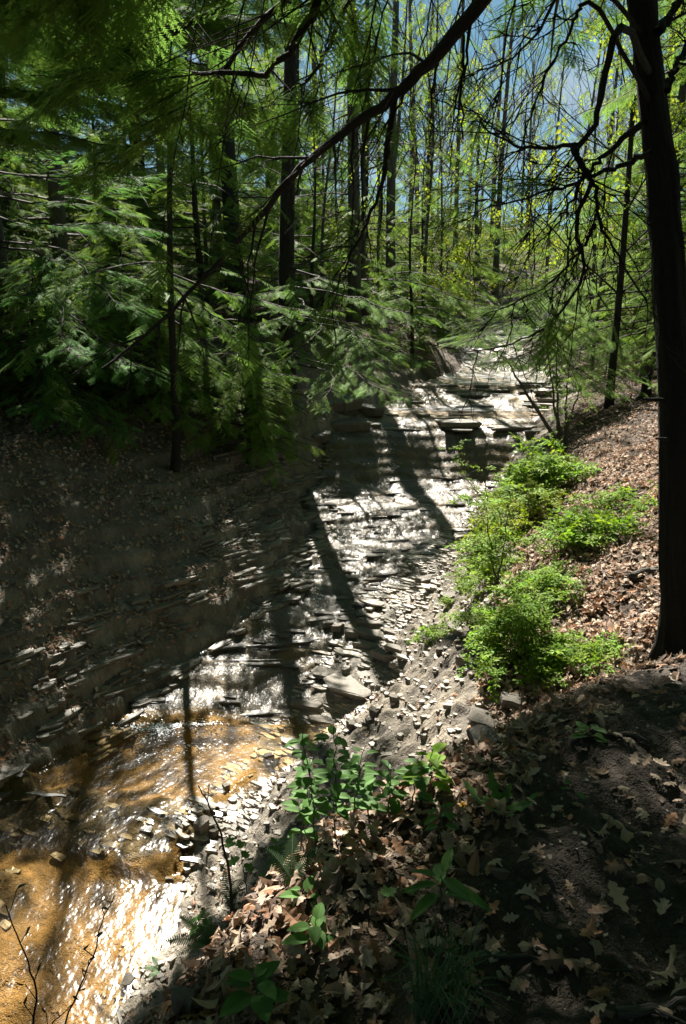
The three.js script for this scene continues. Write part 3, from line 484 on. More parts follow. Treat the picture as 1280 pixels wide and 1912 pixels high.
// ---------------------------------------------------------------- the dark hemlock beside the path, and its limbs over the creek
{
  const b = ground(1262, 1222), g = thing('hemlock_tree', 'dark leaning hemlock trunk standing at the edge of the footpath', 'tree', [b.x, b.y - 0.05, b.z]), loc = p => p.clone().sub(g.position);
  const d0 = -b.z, axis = [b.clone().add(V(0.02, -0.05, 0)), at(1262, 1100, d0), at(1265, 900, d0), at(1256, 650, d0 + 0.02), at(1243, 430, d0 + 0.03), at(1222, 220, d0 + 0.04), at(1196, 0, d0 + 0.05)];
  const dirT = axis[6].clone().sub(axis[4]); for (let k = 1; k < 9; k++) axis.push(axis[6].clone().addScaledVector(V(dirT.x * (0.9 - 0.08 * k), 1, 0.05), k * 1.25));
  const line = path(axis, 44, 0.012, 4);
  const tg = new MB().tube(line.map(loc), t => 0.102 * (1 - 0.8 * t) + 0.05 * Math.exp(-t * 34), 40).build(), tp = tg.attributes.position, tn = tg.attributes.normal;
  for (let k = 0; k < tp.count; k++) { const x = tn.getX(k), z = tn.getZ(k), y = tp.getY(k), a = Math.atan2(z, x), f = 0.007 * (Math.abs(n3(x * 5, y * 1.6, z * 5)) * 2 - 0.6) + 0.012 * n3(x * 1.2, y * 0.9, z * 1.2) + 0.07 * Math.exp(-Math.max(0, y) / 0.13) * Math.pow(0.5 + 0.5 * Math.cos(4 * a + 1 + 2 * n2(a, 3)), 2); tp.setXYZ(k, tp.getX(k) + x * f, y, tp.getZ(k) + z * f); }
  tg.computeVertexNormals(); mesh('trunk', tg, M.bark, g);
  const C_ = new Copies(501), r = mulberry(88);
  const on = k => line[k];
  const limb = (pts, r0, r1, opt = {}) => {
    const wood = new MB(), ln = path(pts, opt.n ?? 26, opt.wob ?? 0.014, opt.seed ?? 3); wood.tube(ln, t => lerp(r0, r1, Math.pow(t, 0.8)), 8, false);
    // bare side twigs
    for (let k = 0; k < (opt.twigs ?? 8); k++) {
      const f = lerp(opt.from ?? 0.2, 0.98, (k + r()) / (opt.twigs ?? 8)) * (ln.length - 1), i = Math.floor(f), p = ln[i], dir = ln[Math.min(i + 1, ln.length - 1)].clone().sub(ln[Math.max(i - 1, 0)]).normalize();
      const sd = V(r() - 0.5, r() - 0.62, r() - 0.5).normalize().multiplyScalar(0.9).add(dir).normalize(), len = (opt.twig ?? 0.7) * (0.4 + 0.9 * r());
      const q = [p, p.clone().addScaledVector(sd, len * 0.4), p.clone().addScaledVector(sd, len).add(V(0.15 * (r() - 0.5), -0.18 * len, 0.15 * (r() - 0.5)))], tl = path(q, 8, 0.016, k + 5); wood.tube(tl, t => lerp(Math.max(0.004, r1 * 0.9), 0.0015, t), 4, false);
      for (let e = 0; e < (opt.fork ?? 5); e++) { const w = tl[2 + Math.floor(r() * 6)], fd = sd.clone().add(V(1.4 * (r() - 0.5), 0.9 * (r() - 0.6), 1.4 * (r() - 0.5))).normalize(), fl = len * (0.3 + 0.4 * r()), t2 = path([w, w.clone().addScaledVector(fd, fl * 0.5), w.clone().addScaledVector(fd, fl).add(V(0, -0.1 * fl, 0))], 5, 0.02, e + 9); wood.tube(t2, t => lerp(0.003, 0.001, t), 3, false);
        if (r() < (opt.green ?? 0) && keeps(t2[5], r)) { const tip = t2[5]; C_.add(tip.clone().addScaledVector(fd, -0.1), fd, 0.6 + 0.4 * r(), (r() - 0.5), 0.7 + 0.5 * r(), 0.2 * (r() - 0.4)); } }
      if (r() < (opt.green ?? 0) && keeps(tl[6], r)) C_.add(tl[6], sd, 0.6 + 0.4 * r(), (r() - 0.5), 0.7 + 0.5 * r(), 0.1);
    }
    const geo = wood.build(); geo.translate(-g.position.x, -g.position.y, -g.position.z); mesh('limb', geo, M.bark, g); return ln;
  };
  // the great limb that sweeps down across the view
  const A = limb([on(22), at(1010, -170, 4.0), at(905, -5, 4.2), at(800, 118, 4.5), at(735, 178, 4.7), at(640, 250, 5.0), at(560, 312, 5.4), at(480, 412, 5.9), at(390, 508, 6.4), at(300, 602, 6.9), at(190, 690, 7.6)], 0.044, 0.012, { n: 40, twigs: 26, seed: 12, green: 0.1, twig: 0.8, from: 0.22 });
  limb([at(738, 178, 4.7), at(725, 270, 4.8), at(712, 350, 4.9), at(672, 440, 5.0), at(640, 510, 5.1), at(592, 610, 5.3)], 0.018, 0.004, { twigs: 10, seed: 7, green: 0.12, twig: 0.5 });
  limb([on(21), at(905, -60, 4.3), at(868, 60, 4.4), at(862, 160, 4.45), at(864, 262, 4.5)], 0.014, 0.004, { twigs: 4, seed: 9, twig: 0.3 });
  for (let k = 0; k < 10; k++) { const px = 330 + 620 * (k + r()) / 10, len = 220 + 320 * r(), d = 4.6 + 1.6 * r(), sl = -60 * r() - 20; limb([at(px + 60, -120, d - 0.2), at(px + 20, -10, d), at(px + sl * 0.3, len * 0.45, d + 0.1), at(px + sl, len, d + 0.2)], 0.008, 0.002, { n: 14, twigs: 6, seed: 60 + k, twig: 0.35, fork: 3, green: px < 560 ? 0.3 : 0.1 }); }
  // bent limb joined to the trunk above, with its fan of dead branches
  const B = limb([on(17), at(1150, 60, 3.55), at(1128, 150, 3.6), at(1112, 225, 3.6), at(1078, 268, 3.7), at(1030, 277, 3.85), at(985, 273, 4.0), at(930, 258, 4.2), at(895, 225, 4.4)], 0.018, 0.004, { twigs: 13, seed: 21, twig: 0.5, from: 0.4 });
  limb([at(1070, 270, 3.72), at(1078, 300, 3.7), at(1094, 322, 3.7), at(1112, 352, 3.7), at(1118, 410, 3.75), at(1150, 470, 3.8), at(1205, 562, 3.9)], 0.017, 0.004, { twigs: 10, seed: 25, twig: 0.45, from: 0.3 });
  limb([at(1205, 228, 3.5), at(1160, 260, 3.6), at(1120, 300, 3.65), at(1088, 330, 3.7), at(1060, 390, 3.85), at(1022, 440, 4.0)], 0.016, 0.003, { twigs: 9, seed: 27, twig: 0.5, from: 0.3 });
  limb([at(1215, 285, 3.5), at(1165, 305, 3.6), at(1105, 330, 3.7), at(1040, 352, 3.9), at(960, 375, 4.3), at(880, 372, 4.8)], 0.014, 0.003, { twigs: 9, seed: 29, twig: 0.5, from: 0.3, green: 0.1 });
  limb([at(1105, 335, 3.7), at(1075, 420, 3.8), at(1090, 500, 3.9), at(1040, 590, 4.1), at(960, 640, 4.4), at(850, 660, 4.9)], 0.011, 0.003, { twigs: 9, seed: 33, twig: 0.5, from: 0.3, green: 0.1 });
  limb([at(1110, 420, 3.75), at(1080, 470, 3.9), at(1010, 540, 4.2), at(900, 590, 4.7)], 0.009, 0.003, { twigs: 7, seed: 35, twig: 0.4, from: 0.3, green: 0.1 });
  limb([on(16), at(1090, 5, 3.8), at(1060, 60, 3.9), at(1010, 160, 4.1), at(975, 260, 4.3)], 0.012, 0.003, { twigs: 8, seed: 39, twig: 0.5, from: 0.2 });
  limb([on(18), at(1075, -40, 3.9), at(1010, 50, 4.2), at(950, 110, 4.6), at(850, 150, 5.2)], 0.012, 0.003, { twigs: 9, seed: 41, twig: 0.6, from: 0.2 });
  limb([at(1228, 60, 3.5), at(1258, 20, 3.6), at(1275, -40, 3.8)], 0.02, 0.008, { twigs: 3, seed: 43, twig: 0.4 });
  limb([at(1245, 170, 3.5), at(1262, 120, 3.6), at(1285, 90, 3.8)], 0.014, 0.006, { twigs: 4, seed: 45, twig: 0.4 });
  for (const [px, py] of [[1200, 748], [1225, 822]]) limb([at(1250, py, d0 - 0.02), at(px + 18, py - 2, d0 - 0.08), at(px, py - 3, d0 - 0.12)], 0.014, 0.006, { twigs: 0, n: 6, wob: 0.004 });
  // leafy limbs overhead
  const over = [
    [[on(24), at(760, -160, 4.6), at(600, 0, 5.0), at(540, 105, 5.3), at(440, 142, 5.7), at(250, 135, 6.3), at(60, 150, 6.9)], 0.035, 1.0],
    [[on(26), at(700, -260, 4.8), at(480, -60, 5.4), at(330, 60, 6.0), at(180, 130, 6.5), at(20, 230, 7)], 0.03, 1.0],
    [[on(25), at(640, -120, 5.0), at(470, 60, 5.7), at(380, 180, 6.3), at(280, 260, 6.9), at(150, 330, 7.5)], 0.028, 0.9],
    [[on(28), at(560, -330, 5), at(300, -110, 5.6), at(120, 20, 6.2), at(-60, 100, 6.8)], 0.03, 1.1],
    [[on(23), at(720, -60, 5.2), at(620, 60, 5.8), at(560, 180, 6.4), at(470, 300, 7.2)], 0.022, 0.9],
    [[on(27), at(520, -200, 4.9), at(200, -60, 5.2), at(0, 40, 5.6)], 0.03, 1.1],
    [[on(29), at(420, -300, 4.6), at(100, -160, 4.9), at(-150, -60, 5.2)], 0.03, 1.1],
  ];
  for (const [pts, r0, sc] of over) { const wood = new MB(); bough(C_, wood, pts, r0, sc, 0.13, { n: 22, seg: 6, bare: 0.3, width: 0.42, skip: 0.05, hang: 0.12, wob: 0.06, keepWood: true }); const geo = wood.build(); geo.translate(-g.position.x, -g.position.y, -g.position.z); mesh('limb', geo, M.bark, g); }
  // the crown high above the path
  const wood = new MB();
  for (let k = 0; k < 84; k++) { const i = 22 + Math.floor(k / 84 * 20), p0 = on(i), a = k * 2.4 + r(), u = k / 84, len = 4.6 * (1 - 0.6 * u) * (0.7 + 0.5 * r()), dir = V(Math.cos(a), 0, Math.sin(a)), P = s => p0.clone().addScaledVector(dir, len * s).add(V(0, len * (0.25 * s - 0.3 * s * s), 0)); bough(C_, wood, [P(0), P(0.35), P(0.7), P(1)], 0.04, 1.5, 0.24, { n: 6, seg: 4 }); }
  const geo = wood.build(); geo.translate(-g.position.x, -g.position.y, -g.position.z); mesh('upper_boughs', geo, M.twig, g);
  C_.m.forEach(m => m.setPosition(V(0, 0, 0).setFromMatrixPosition(m).sub(g.position)));
  C_.build('crown', sprays[0], M.hemlock, g);
}

// ---------------------------------------------------------------- hemlocks of the wood
const lowBough = (t, list, o = {}) => ({ t, pts: list.map(([x, y, d], k) => at(x, k === 2 ? list[1][1] + 0.65 * (y - list[1][1]) : y, d)), free: true, auto: true, spacing: 0.125, scale: 0.5, width: 0.85, ...o });
hemlock('straight brown hemlock trunk on the bank across the creek with pale green drooping boughs', { x: -4.95, d: 12.1, H: 17, r0: 0.14, base: 4.2, R: 3.0, boughs: 54, seed: 41, lean: [-0.5, 0], scale: 1.2, mat: M.barkGrey, hue: -0.22, extra: [
  lowBough(0.19, [[60, 420, 11.4], [180, 415, 10.9], [300, 440, 10.6]]), lowBough(0.17, [[90, 480, 11.2], [60, 540, 10.4], [40, 560, 10.0]]), lowBough(0.18, [[120, 470, 11.2], [190, 540, 10.6], [260, 610, 10.2]]),
  lowBough(0.15, [[110, 560, 11.3], [120, 640, 10.5], [150, 690, 10.0]]), lowBough(0.15, [[120, 580, 11.3], [210, 660, 10.6], [290, 730, 10.2]]), lowBough(0.12, [[110, 690, 11.3], [170, 780, 10.6], [230, 830, 10.2]]), lowBough(0.13, [[90, 650, 11.3], [60, 740, 10.5], [100, 800, 10.0]]),
  lowBough(0.22, [[90, 330, 11.4], [60, 280, 10.9], [55, 265, 10.4]]), lowBough(0.21, [[110, 380, 11.4], [200, 340, 11.0], [290, 330, 10.8]]), lowBough(0.1, [[90, 760, 11.2], [150, 860, 10.6], [200, 900, 10.2]]) ] });
hemlock('slender young hemlock with a curved base rising from the leafy bank', { x: -2.36, d: 11.1, H: 8.5, r0: 0.062, base: 2.0, R: 2.3, boughs: 34, seed: 53, lean: [0.25, 0.1], extra: [
  lowBough(0.3, [[360, 560, 11.5], [430, 610, 11.2], [500, 660, 11.3]]), lowBough(0.26, [[340, 620, 11.5], [400, 690, 11.3], [440, 740, 11.2]]), lowBough(0.32, [[400, 540, 11.6], [520, 570, 11.7], [640, 590, 12.0]]), lowBough(0.34, [[300, 520, 11.6], [240, 520, 11.3], [190, 540, 11.2]]), lowBough(0.28, [[400, 600, 11.5], [500, 690, 11.6], [590, 720, 11.9]]) ] });
hemlock('hemlock on the rocky bank by the falls reaching boughs over the water', { x: -1.0, d: 14.6, H: 15, r0: 0.16, base: 6, R: 3.2, boughs: 46, seed: 67, scale: 1.15, lean: [0.3, 0], extra: [
  lowBough(0, [[650, 690, 14], [705, 725, 13.4], [775, 765, 12.9]]), lowBough(0, [[620, 700, 14], [612, 735, 13.2], [600, 780, 12.8]]), lowBough(0, [[660, 620, 13.8], [725, 655, 13.2], [800, 690, 12.8]]), lowBough(0, [[600, 610, 13.8], [560, 650, 13], [530, 700, 12.4]]), lowBough(0, [[660, 555, 13.8], [730, 575, 13.4], [815, 610, 13]]), lowBough(0, [[600, 520, 13.8], [540, 540, 13], [465, 570, 12.4]]), lowBough(0, [[650, 610, 13.5], [685, 655, 12.8], [700, 700, 12.3]]), lowBough(0, [[570, 570, 13.6], [510, 600, 12.8], [450, 640, 12.3]]) ] });
hemlock('hemlock across the creek with boughs high over the lower pools', { x: -6.0, d: 8.6, H: 16, r0: 0.17, base: 6.8, R: 4.2, boughs: 70, seed: 83, scale: 1.3, spacing: 0.2, lean: [0.6, 0], extra: [
  [[-100, 60, 8.6], [200, 105, 8.4], [470, 130, 8.2]], [[-80, 150, 8.6], [150, 185, 8.3], [350, 230, 8.1]], [[-100, -40, 8.6], [250, 20, 8.3], [580, 60, 8.1]], [[-50, 100, 8.8], [250, 60, 8.8], [520, 10, 8.8]], [[-50, 0, 8.9], [150, -20, 9], [430, -50, 9.1]], [[-80, 225, 8.7], [60, 250, 8.5], [220, 290, 8.3]], [[-80, 40, 8.2], [100, 70, 7.8], [260, 120, 7.5]], [[-80, -30, 9.2], [300, -20, 9.4], [640, 10, 9.6]], [[-60, 190, 9], [180, 150, 9.2], [400, 170, 9.4]]].map(q => lowBough(0, q, { scale: 0.75, spacing: 0.085, width: 0.55, r: 0.022 })) });
const WOOD = [
  ['hemlock behind the young curved one on the far bank', -4.6, 13.6, 15, 0.15, 1.6, 3.2], ['leaning hemlock deep in the dark part of the bank', -6.4, 15.5, 17, 0.17, 1.4, 3.4], ['hemlock at the top of the dark slope', -9.5, 13.0, 16, 0.16, 1.5, 3.4], ['broad hemlock above the rock wall by the falls', 0.2, 18.4, 15, 0.16, 1.3, 3.2],
  ['tall hemlock behind the rock wall', -2.4, 18.0, 18, 0.2, 1.5, 3.6], ['hemlock among the thick growth up the slope', -5.0, 21, 18, 0.19, 1.2, 3.6], ['hemlock over the upper pool', 1.4, 23.5, 15, 0.16, 1.2, 3.4], ['dense hemlock beyond the upper pool', -1.5, 26, 18, 0.2, 1, 3.8], ['hemlock far up the slope', -8.5, 25, 19, 0.2, 1, 3.8],
  ['hemlock on the flat ground past the saplings', 8.4, 17.5, 14, 0.15, 1.2, 3.2], ['hemlock with low boughs behind the dark trunk', 7.2, 13.2, 13, 0.12, 1.6, 2.9], ['small hemlock beyond the stump', 9.6, 21.5, 12, 0.14, 0.8, 3.2], ['hemlock beside the upper ledges', 8.2, 26, 11, 0.13, 0.8, 3.0], ['hemlock beyond the flat woodland floor', 12.4, 24, 16, 0.17, 0.9, 3.4], ['distant hemlock by the bend of the creek', 3.2, 33, 11, 0.14, 0.6, 3.4], ['distant hemlock on the rise', 12, 33, 12, 0.16, 0.6, 3.4], ['distant hemlock high on the slope', -3, 35, 17, 0.18, 0.8, 4],
  ['hemlock crowding the others on the dark slope', -7.6, 18.5, 17, 0.17, 1.0, 3.6], ['shaggy hemlock in the depth of the wood', -11.5, 21, 18, 0.18, 1.0, 3.8], ['hemlock filling the gap between the dark trunks', -3.6, 23.5, 17, 0.17, 1.0, 3.6], ['short bushy hemlock under the taller ones', -6.2, 12.2, 7, 0.09, 0.8, 2.4], ['wide hemlock at the back of the dark slope', -6.5, 30, 18, 0.18, 0.8, 4], ['hemlock at the rim of the ravine', -11, 28, 18, 0.18, 0.8, 4], ['young hemlock crouching by the rock wall', -2.6, 15.6, 6, 0.08, 0.7, 2.2], ['young hemlock between the pool and the slope', 0.6, 20.5, 7, 0.09, 0.6, 2.4], ['hemlock past the bend', 0.8, 30, 15, 0.16, 0.7, 3.8], ['slim hemlock beside the flat woodland floor', 10.4, 17, 13, 0.13, 1, 2.9], ['hemlock with yellowish boughs near the stump', 6.3, 16.6, 13, 0.12, 3.2, 3.2], ['ragged hemlock far past the stump', 15, 29, 15, 0.16, 0.8, 3.6],
  ['hemlock low over the path bank', 6.2, 9.6, 14, 0.15, 3.6, 3.2], ['distant hemlock behind the bare trunks', 6.5, 40, 9, 0.14, 0.5, 3.2],
];
WOOD.forEach(([label, x, d, H, r0, base, R], k) => hemlock(label, { x, d, H, r0, base, R, seed: 200 + k * 7, scale: d > 20 ? 1.05 : 0.8, spacing: d > 20 ? 0.19 : 0.15, boughs: d > 28 ? 64 : 88, extra: x === 6.3 ? [lowBough(0.3, [[1060, 560, 15.2], [960, 600, 14], [870, 660, 13]]), lowBough(0.28, [[1080, 590, 15.4], [1000, 650, 14], [930, 700, 13]]), lowBough(0.32, [[1080, 520, 15.6], [1000, 560, 15], [900, 590, 14.4]]), lowBough(0.26, [[1110, 620, 15.4], [1070, 690, 14], [1040, 740, 13.2]]), lowBough(0.26, [[1140, 640, 15.4], [1130, 700, 14], [1110, 760, 13]])] : x === 1.4 ? [lowBough(0.2, [[760, 560, 21], [830, 600, 19.5], [890, 660, 18]]), lowBough(0.22, [[780, 530, 21], [860, 560, 20], [950, 610, 19]])] : [], lean: [k === 1 ? 1.2 : 0.3 * Math.sin(k), 0.2], mat: k % 3 ? M.bark : M.barkGrey, hue: d > 22 ? 0.15 : 0.05, group: 'hemlocks of the wood' }));
const SMALL = [['bushy young hemlock beside the slender curved one', -2.9, 12.2, 2.4, 1.6], ['bushy young hemlock at the foot of the straight brown trunk', -4.4, 11.6, 2.1, 1.6], ['bushy young hemlock in the shade above the ledges', -6.0, 11.0, 2.6, 1.8], ['bushy young hemlock drooping over the dark ledges', -1.5, 12.6, 2.8, 1.3], ['bushy young hemlock shading the leafy slope', -3.5, 12.9, 3.0, 1.9], ['bushy young hemlock under the rock wall trees', -1.7, 13.4, 3.0, 1.6], ['bushy young hemlock close behind the straight brown trunk', -5.6, 13.6, 3.6, 2.0], ['bushy young hemlock filling the dark hollow', -4.0, 15.8, 5.5, 2.3], ['bushy young hemlock between two dark trunks', -7.8, 16, 6, 2.4], ['bushy young hemlock crowning the rock wall', -0.6, 16.8, 5.5, 2.2], ['bushy young hemlock in the thick of the slope', -2.6, 20.5, 7, 2.6], ['bushy young hemlock at the pool corner', 1.6, 19.2, 5, 2.0], ['bushy young hemlock beside the dark straight tree', 6.6, 14.6, 4.5, 1.8], ['bushy young hemlock behind the stump', 7.0, 18, 6, 2.4], ['bushy young hemlock past the upper ledges', 7.6, 21, 6, 2.4], ['bushy young hemlock on the far flat', 9.8, 24, 7, 2.6], ['bushy young hemlock up the creek bend', 2.6, 27, 7, 2.8], ['bushy young hemlock at the foot of the far slope', 8.8, 31, 7, 2.8], ['bushy young hemlock deep among the trunks', -5.5, 18.8, 7, 2.6]];
SMALL.forEach(([label, x, d, H, R], k) => hemlock(label, { x, d, H, r0: 0.05, base: 0.35, R, seed: 700 + k * 5, scale: d > 20 ? 0.95 : 0.62, spacing: d > 20 ? 0.17 : 0.1, boughs: d > 20 ? 50 : 76, hue: 0.12, free: x < -2 && d < 14, group: 'young hemlocks of the understory' }));
// hemlocks beside and behind the footpath, whose crowns roof the shaded bank
for (const [label, x, d, H, R, seed, base] of [['hemlock beside the footpath with a high crown', -3.6, 1.0, 17, 4.2, 301, 9.5], ['hemlock behind the footpath with a high crown', 3.9, -1.5, 15, 4.2, 305, 6.5], ['hemlock uphill of the footpath', 5.8, 4.6, 15, 3.6, 309, 6], ['hemlock back along the footpath', 0.2, -4.6, 14, 4.4, 313, 4.5], ['hemlock behind on the creek side', -5.5, -4.2, 17, 4.4, 317, 6], ['hemlock up the bank behind the path', 7.5, -0.5, 14, 4.2, 321, 4], ['hemlock over the lower creek', -7.8, 4.0, 17, 4.2, 325, 5]])
  hemlock(label, { x, d, H, r0: 0.16, base, R, seed, scale: 1.7, spacing: 0.25, boughs: 100, group: 'hemlocks roofing the footpath' });

for (const [label, x, d, H, R, seed] of [['hemlock uphill behind the path with low boughs', 4.5, -7, 13, 4, 331], ['low boughed hemlock further back along the path', -1.8, -9, 13, 4, 335], ['low boughed hemlock on the rise beyond the path', 9.5, -6, 13, 4, 339], ['low boughed hemlock uphill of the dark trunk', 10.5, 3.5, 13, 4, 343], ['low boughed hemlock on the lower creek bank', -9.8, -2.5, 15, 4, 347], ['low boughed hemlock over the bend downstream', -5.5, -10.5, 15, 4, 351], ['low boughed hemlock high on the rise', 11.5, -1.5, 13, 4, 355]])
  hemlock(label, { x, d, H, r0: 0.16, base: 0.8, R, seed, scale: 2, spacing: 0.3, boughs: 76, group: 'hemlocks roofing the footpath' });

// ---------------------------------------------------------------- bare spring trees far up the creek
function bareTree(label, x, d, H, r0, seed, leafy, mat, group) {
  const y = groundY(x, d) - 0.1, g = thing('bare_tree', label, 'tree', [x, y, -d], group), r = mulberry(seed), wood = new MB(), C_ = new Copies(seed + 1);
  const axis = path([V(0, 0, 0), V(0.2 * (r() - 0.5), H * 0.35, 0.2 * (r() - 0.5)), V(0.6 * (r() - 0.5), H * 0.7, 0.4 * (r() - 0.5)), V(1.0 * (r() - 0.5), H, 0.6 * (r() - 0.5))], 14);
  mesh('trunk', new MB().tube(axis, t => r0 * (1 - 0.9 * t) + 0.3 * r0 * Math.exp(-t * 30), 8).build(), mat, g);
  const grow = (p, dir, len, rad, lev) => {
    const e = path([p, p.clone().addScaledVector(dir, len * 0.5).add(V(0.06 * len * (r() - 0.5), 0.04 * len, 0.06 * len * (r() - 0.5))), p.clone().addScaledVector(dir, len).add(V(0, 0.12 * len, 0))], 4, 0.02 * len, r() * 99 | 0);
    wood.tube(e, t => lerp(rad, rad * 0.35, t), 3, false);
    if (lev < 2) for (let k = 0; k < 4; k++) { const q = e[1 + Math.floor(r() * 4)]; grow(q, dir.clone().add(V(1.3 * (r() - 0.5), 0.9 * (r() - 0.3), 1.3 * (r() - 0.5))).normalize(), len * (0.4 + 0.25 * r()), rad * 0.45, lev + 1); }
    else if (r() < leafy) for (let c2 = 0; c2 < 2; c2++) { const w = e[4 - c2].clone().add(g.position); if (keeps(w, r)) C_.add(e[4 - c2], V(r() - 0.5, -0.3 - 0.3 * r(), r() - 0.5), 0.8 + 0.7 * r(), 0, 0.8 + 0.5 * r(), 0.3 * (r() - 0.3)); }
  };
  for (let k = 0; k < 15; k++) { const t = 0.22 + 0.75 * (k + r()) / 15, p = axis[Math.floor(t * 14)], a = k * 2.4 + r(); grow(p, V(Math.cos(a), 0.55 + 0.5 * t, Math.sin(a)).normalize(), H * 0.26 * (1 - 0.6 * t) * (0.7 + 0.5 * r()), r0 * 0.4 * (1 - 0.75 * t), 0); }
  mesh('branches', wood.build(), mat, g); if (C_.m.length) C_.build('crown', youngClump, M.youngLeaf, g); return g;
}
{
  const r = mulberry(909), spots = [];
  for (let k = 0; k < 46; k++) { const d = 27 + 40 * Math.pow((k + r()) / 46, 0.9), az = lerp(-0.16, 0.42, r()), x = d * az; const K = knots(d); if (x > K[4][0] - 0.6 && x < K[6][0] + 0.6) continue; spots.push([x, d, 9 + 9 * r(), 0.06 + 0.11 * r()]); }
  spots.forEach(([x, d, H, r0], k) => bareTree(k % 2 ? 'tan bare trunk standing in the distant wood up the creek' : 'grey bare trunk with budding twigs in the distant wood', x, d, H, r0, 1000 + k * 3, k % 3 ? 0.3 : 0.6, k % 2 ? M.barkTan : M.barkGrey, k % 2 ? 'tan trunks of the distant wood' : 'grey trunks of the distant wood'));
  bareTree('thin young tree with yellow green leaves over the upper ledges', 5.9, 19, 7, 0.05, 4001, 0.8, M.barkGrey);
  bareTree('young tree hung with yellow leaves beyond the rock wall', 2.0, 20.5, 8, 0.06, 4007, 0.75, M.barkGrey);
  bareTree('young tree with scattered yellow leaves beside the pool bend', 7.0, 23, 9, 0.07, 4011, 0.6, M.barkGrey);
  bareTree('young leafy tree on the slope behind the rock wall', -0.4, 17.4, 6.5, 0.045, 4031, 1, M.barkGrey);
  bareTree('young leafy tree among the dark trunks above the pool', 0.9, 21.6, 8, 0.05, 4033, 1, M.barkGrey);
  bareTree('young leafy tree far behind the curved young hemlock', -3.2, 19.4, 8, 0.05, 4037, 1, M.barkGrey);
  bareTree('leafy young tree against the sky behind the bent limb', 7.4, 19.5, 9.5, 0.06, 4041, 1, M.barkGrey);
  bareTree('leafy young tree behind the forked dead branches', 8.8, 23.5, 11, 0.07, 4043, 1, M.barkGrey);
  bareTree('low sapling with lime green leaves on the far waterside', 2.6, 22, 3.4, 0.03, 4013, 1, M.barkGrey);
  bareTree('dark straight young tree standing on the shaded flat past the shrubs', 4.75, 14.1, 9, 0.075, 4017, 0.6, M.bark);
  bareTree('thin young tree with dangling yellow leaves behind the dead branches', 5.6, 12.4, 7.5, 0.045, 4021, 0.6, M.barkGrey);
  bareTree('slight young tree dotted with yellow leaves up beyond the ledges', 2.9, 24.5, 8, 0.05, 4025, 0.9, M.barkGrey);
}
{ // the brushy slope that closes the view
  const C_ = new Copies(515), r = C_.r;
  for (let k = 0; k < 26000; k++) { const d = 24 + 46 * Math.pow(r(), 0.8), x = d * lerp(-0.75, 0.75, r()), K = knotsRaw(d); if (x > K[3][0] - 0.8 && x < K[4][0] + 0.8 && d < 40) continue; const hgt = (0.3 + 3.2 * Math.max(0, 0.35 + fbm(x * 0.16, d * 0.16, 3))) * Math.pow(r(), 1.4); const p = V(x, groundY(x, d) + hgt, -d); if (!keeps(p, r)) continue; C_.add(p, V(r() - 0.5, 0.3 * (r() - 0.3), r() - 0.5), 1.6 + 1.4 * r(), r() - 0.5, 0.35 + 0.6 * r(), 0.5 * (r() - 0.4)); }
  const im = C_.build('undergrowth', youngClump, M.youngLeaf, scene); Object.assign(im.userData, { label: 'brushy spring undergrowth on the slope upstream', category: 'undergrowth' });
}
{ // stump and thin dead stems past the saplings
  const p = ground(1203, 742), g = thing('tree_stump', 'short dark broken stump on the shaded woodland flat', 'stump', [p.x, p.y - 0.05, p.z]);
  mesh('trunk', new MB().tube(path([V(0, 0, 0), V(0.02, 0.2, 0), V(-0.01, 0.42, 0.02)], 6), t => 0.11 - 0.035 * t + 0.06 * Math.exp(-t * 6), 10).build(), M.bark, g);
  mesh('snag', new MB().tube([V(0.03, 0.38, 0), V(0.06, 0.5, 0.01), V(0.065, 0.58, 0.01)], [0.035, 0.02, 0.004], 6).build(), M.bark, g);
  const a = ground(850, 622), b = ground(1000, 630); const l = thing('fallen_log', 'dark fallen log lying across the creek far upstream', 'log', [0, 0, 0]);
  mesh('log', new MB().tube(path([V(a.x, groundY(a.x, 33) + 0.25, -33), V((a.x + b.x) / 2, groundY((a.x + b.x) / 2, 33.4) + 0.55, -33.4), V(b.x + 1, groundY(b.x + 1, 34) + 0.25, -34)], 10), t => 0.22 - 0.07 * t, 9).build(), M.bark, l);
  mesh('broken_branch', new MB().tube([V((a.x + b.x) / 2, groundY((a.x + b.x) / 2, 33.4) + 0.6, -33.4), V((a.x + b.x) / 2 + 0.3, groundY((a.x + b.x) / 2, 33.4) + 1.1, -33.2)], [0.05, 0.01], 5).build(), M.bark, l);
}

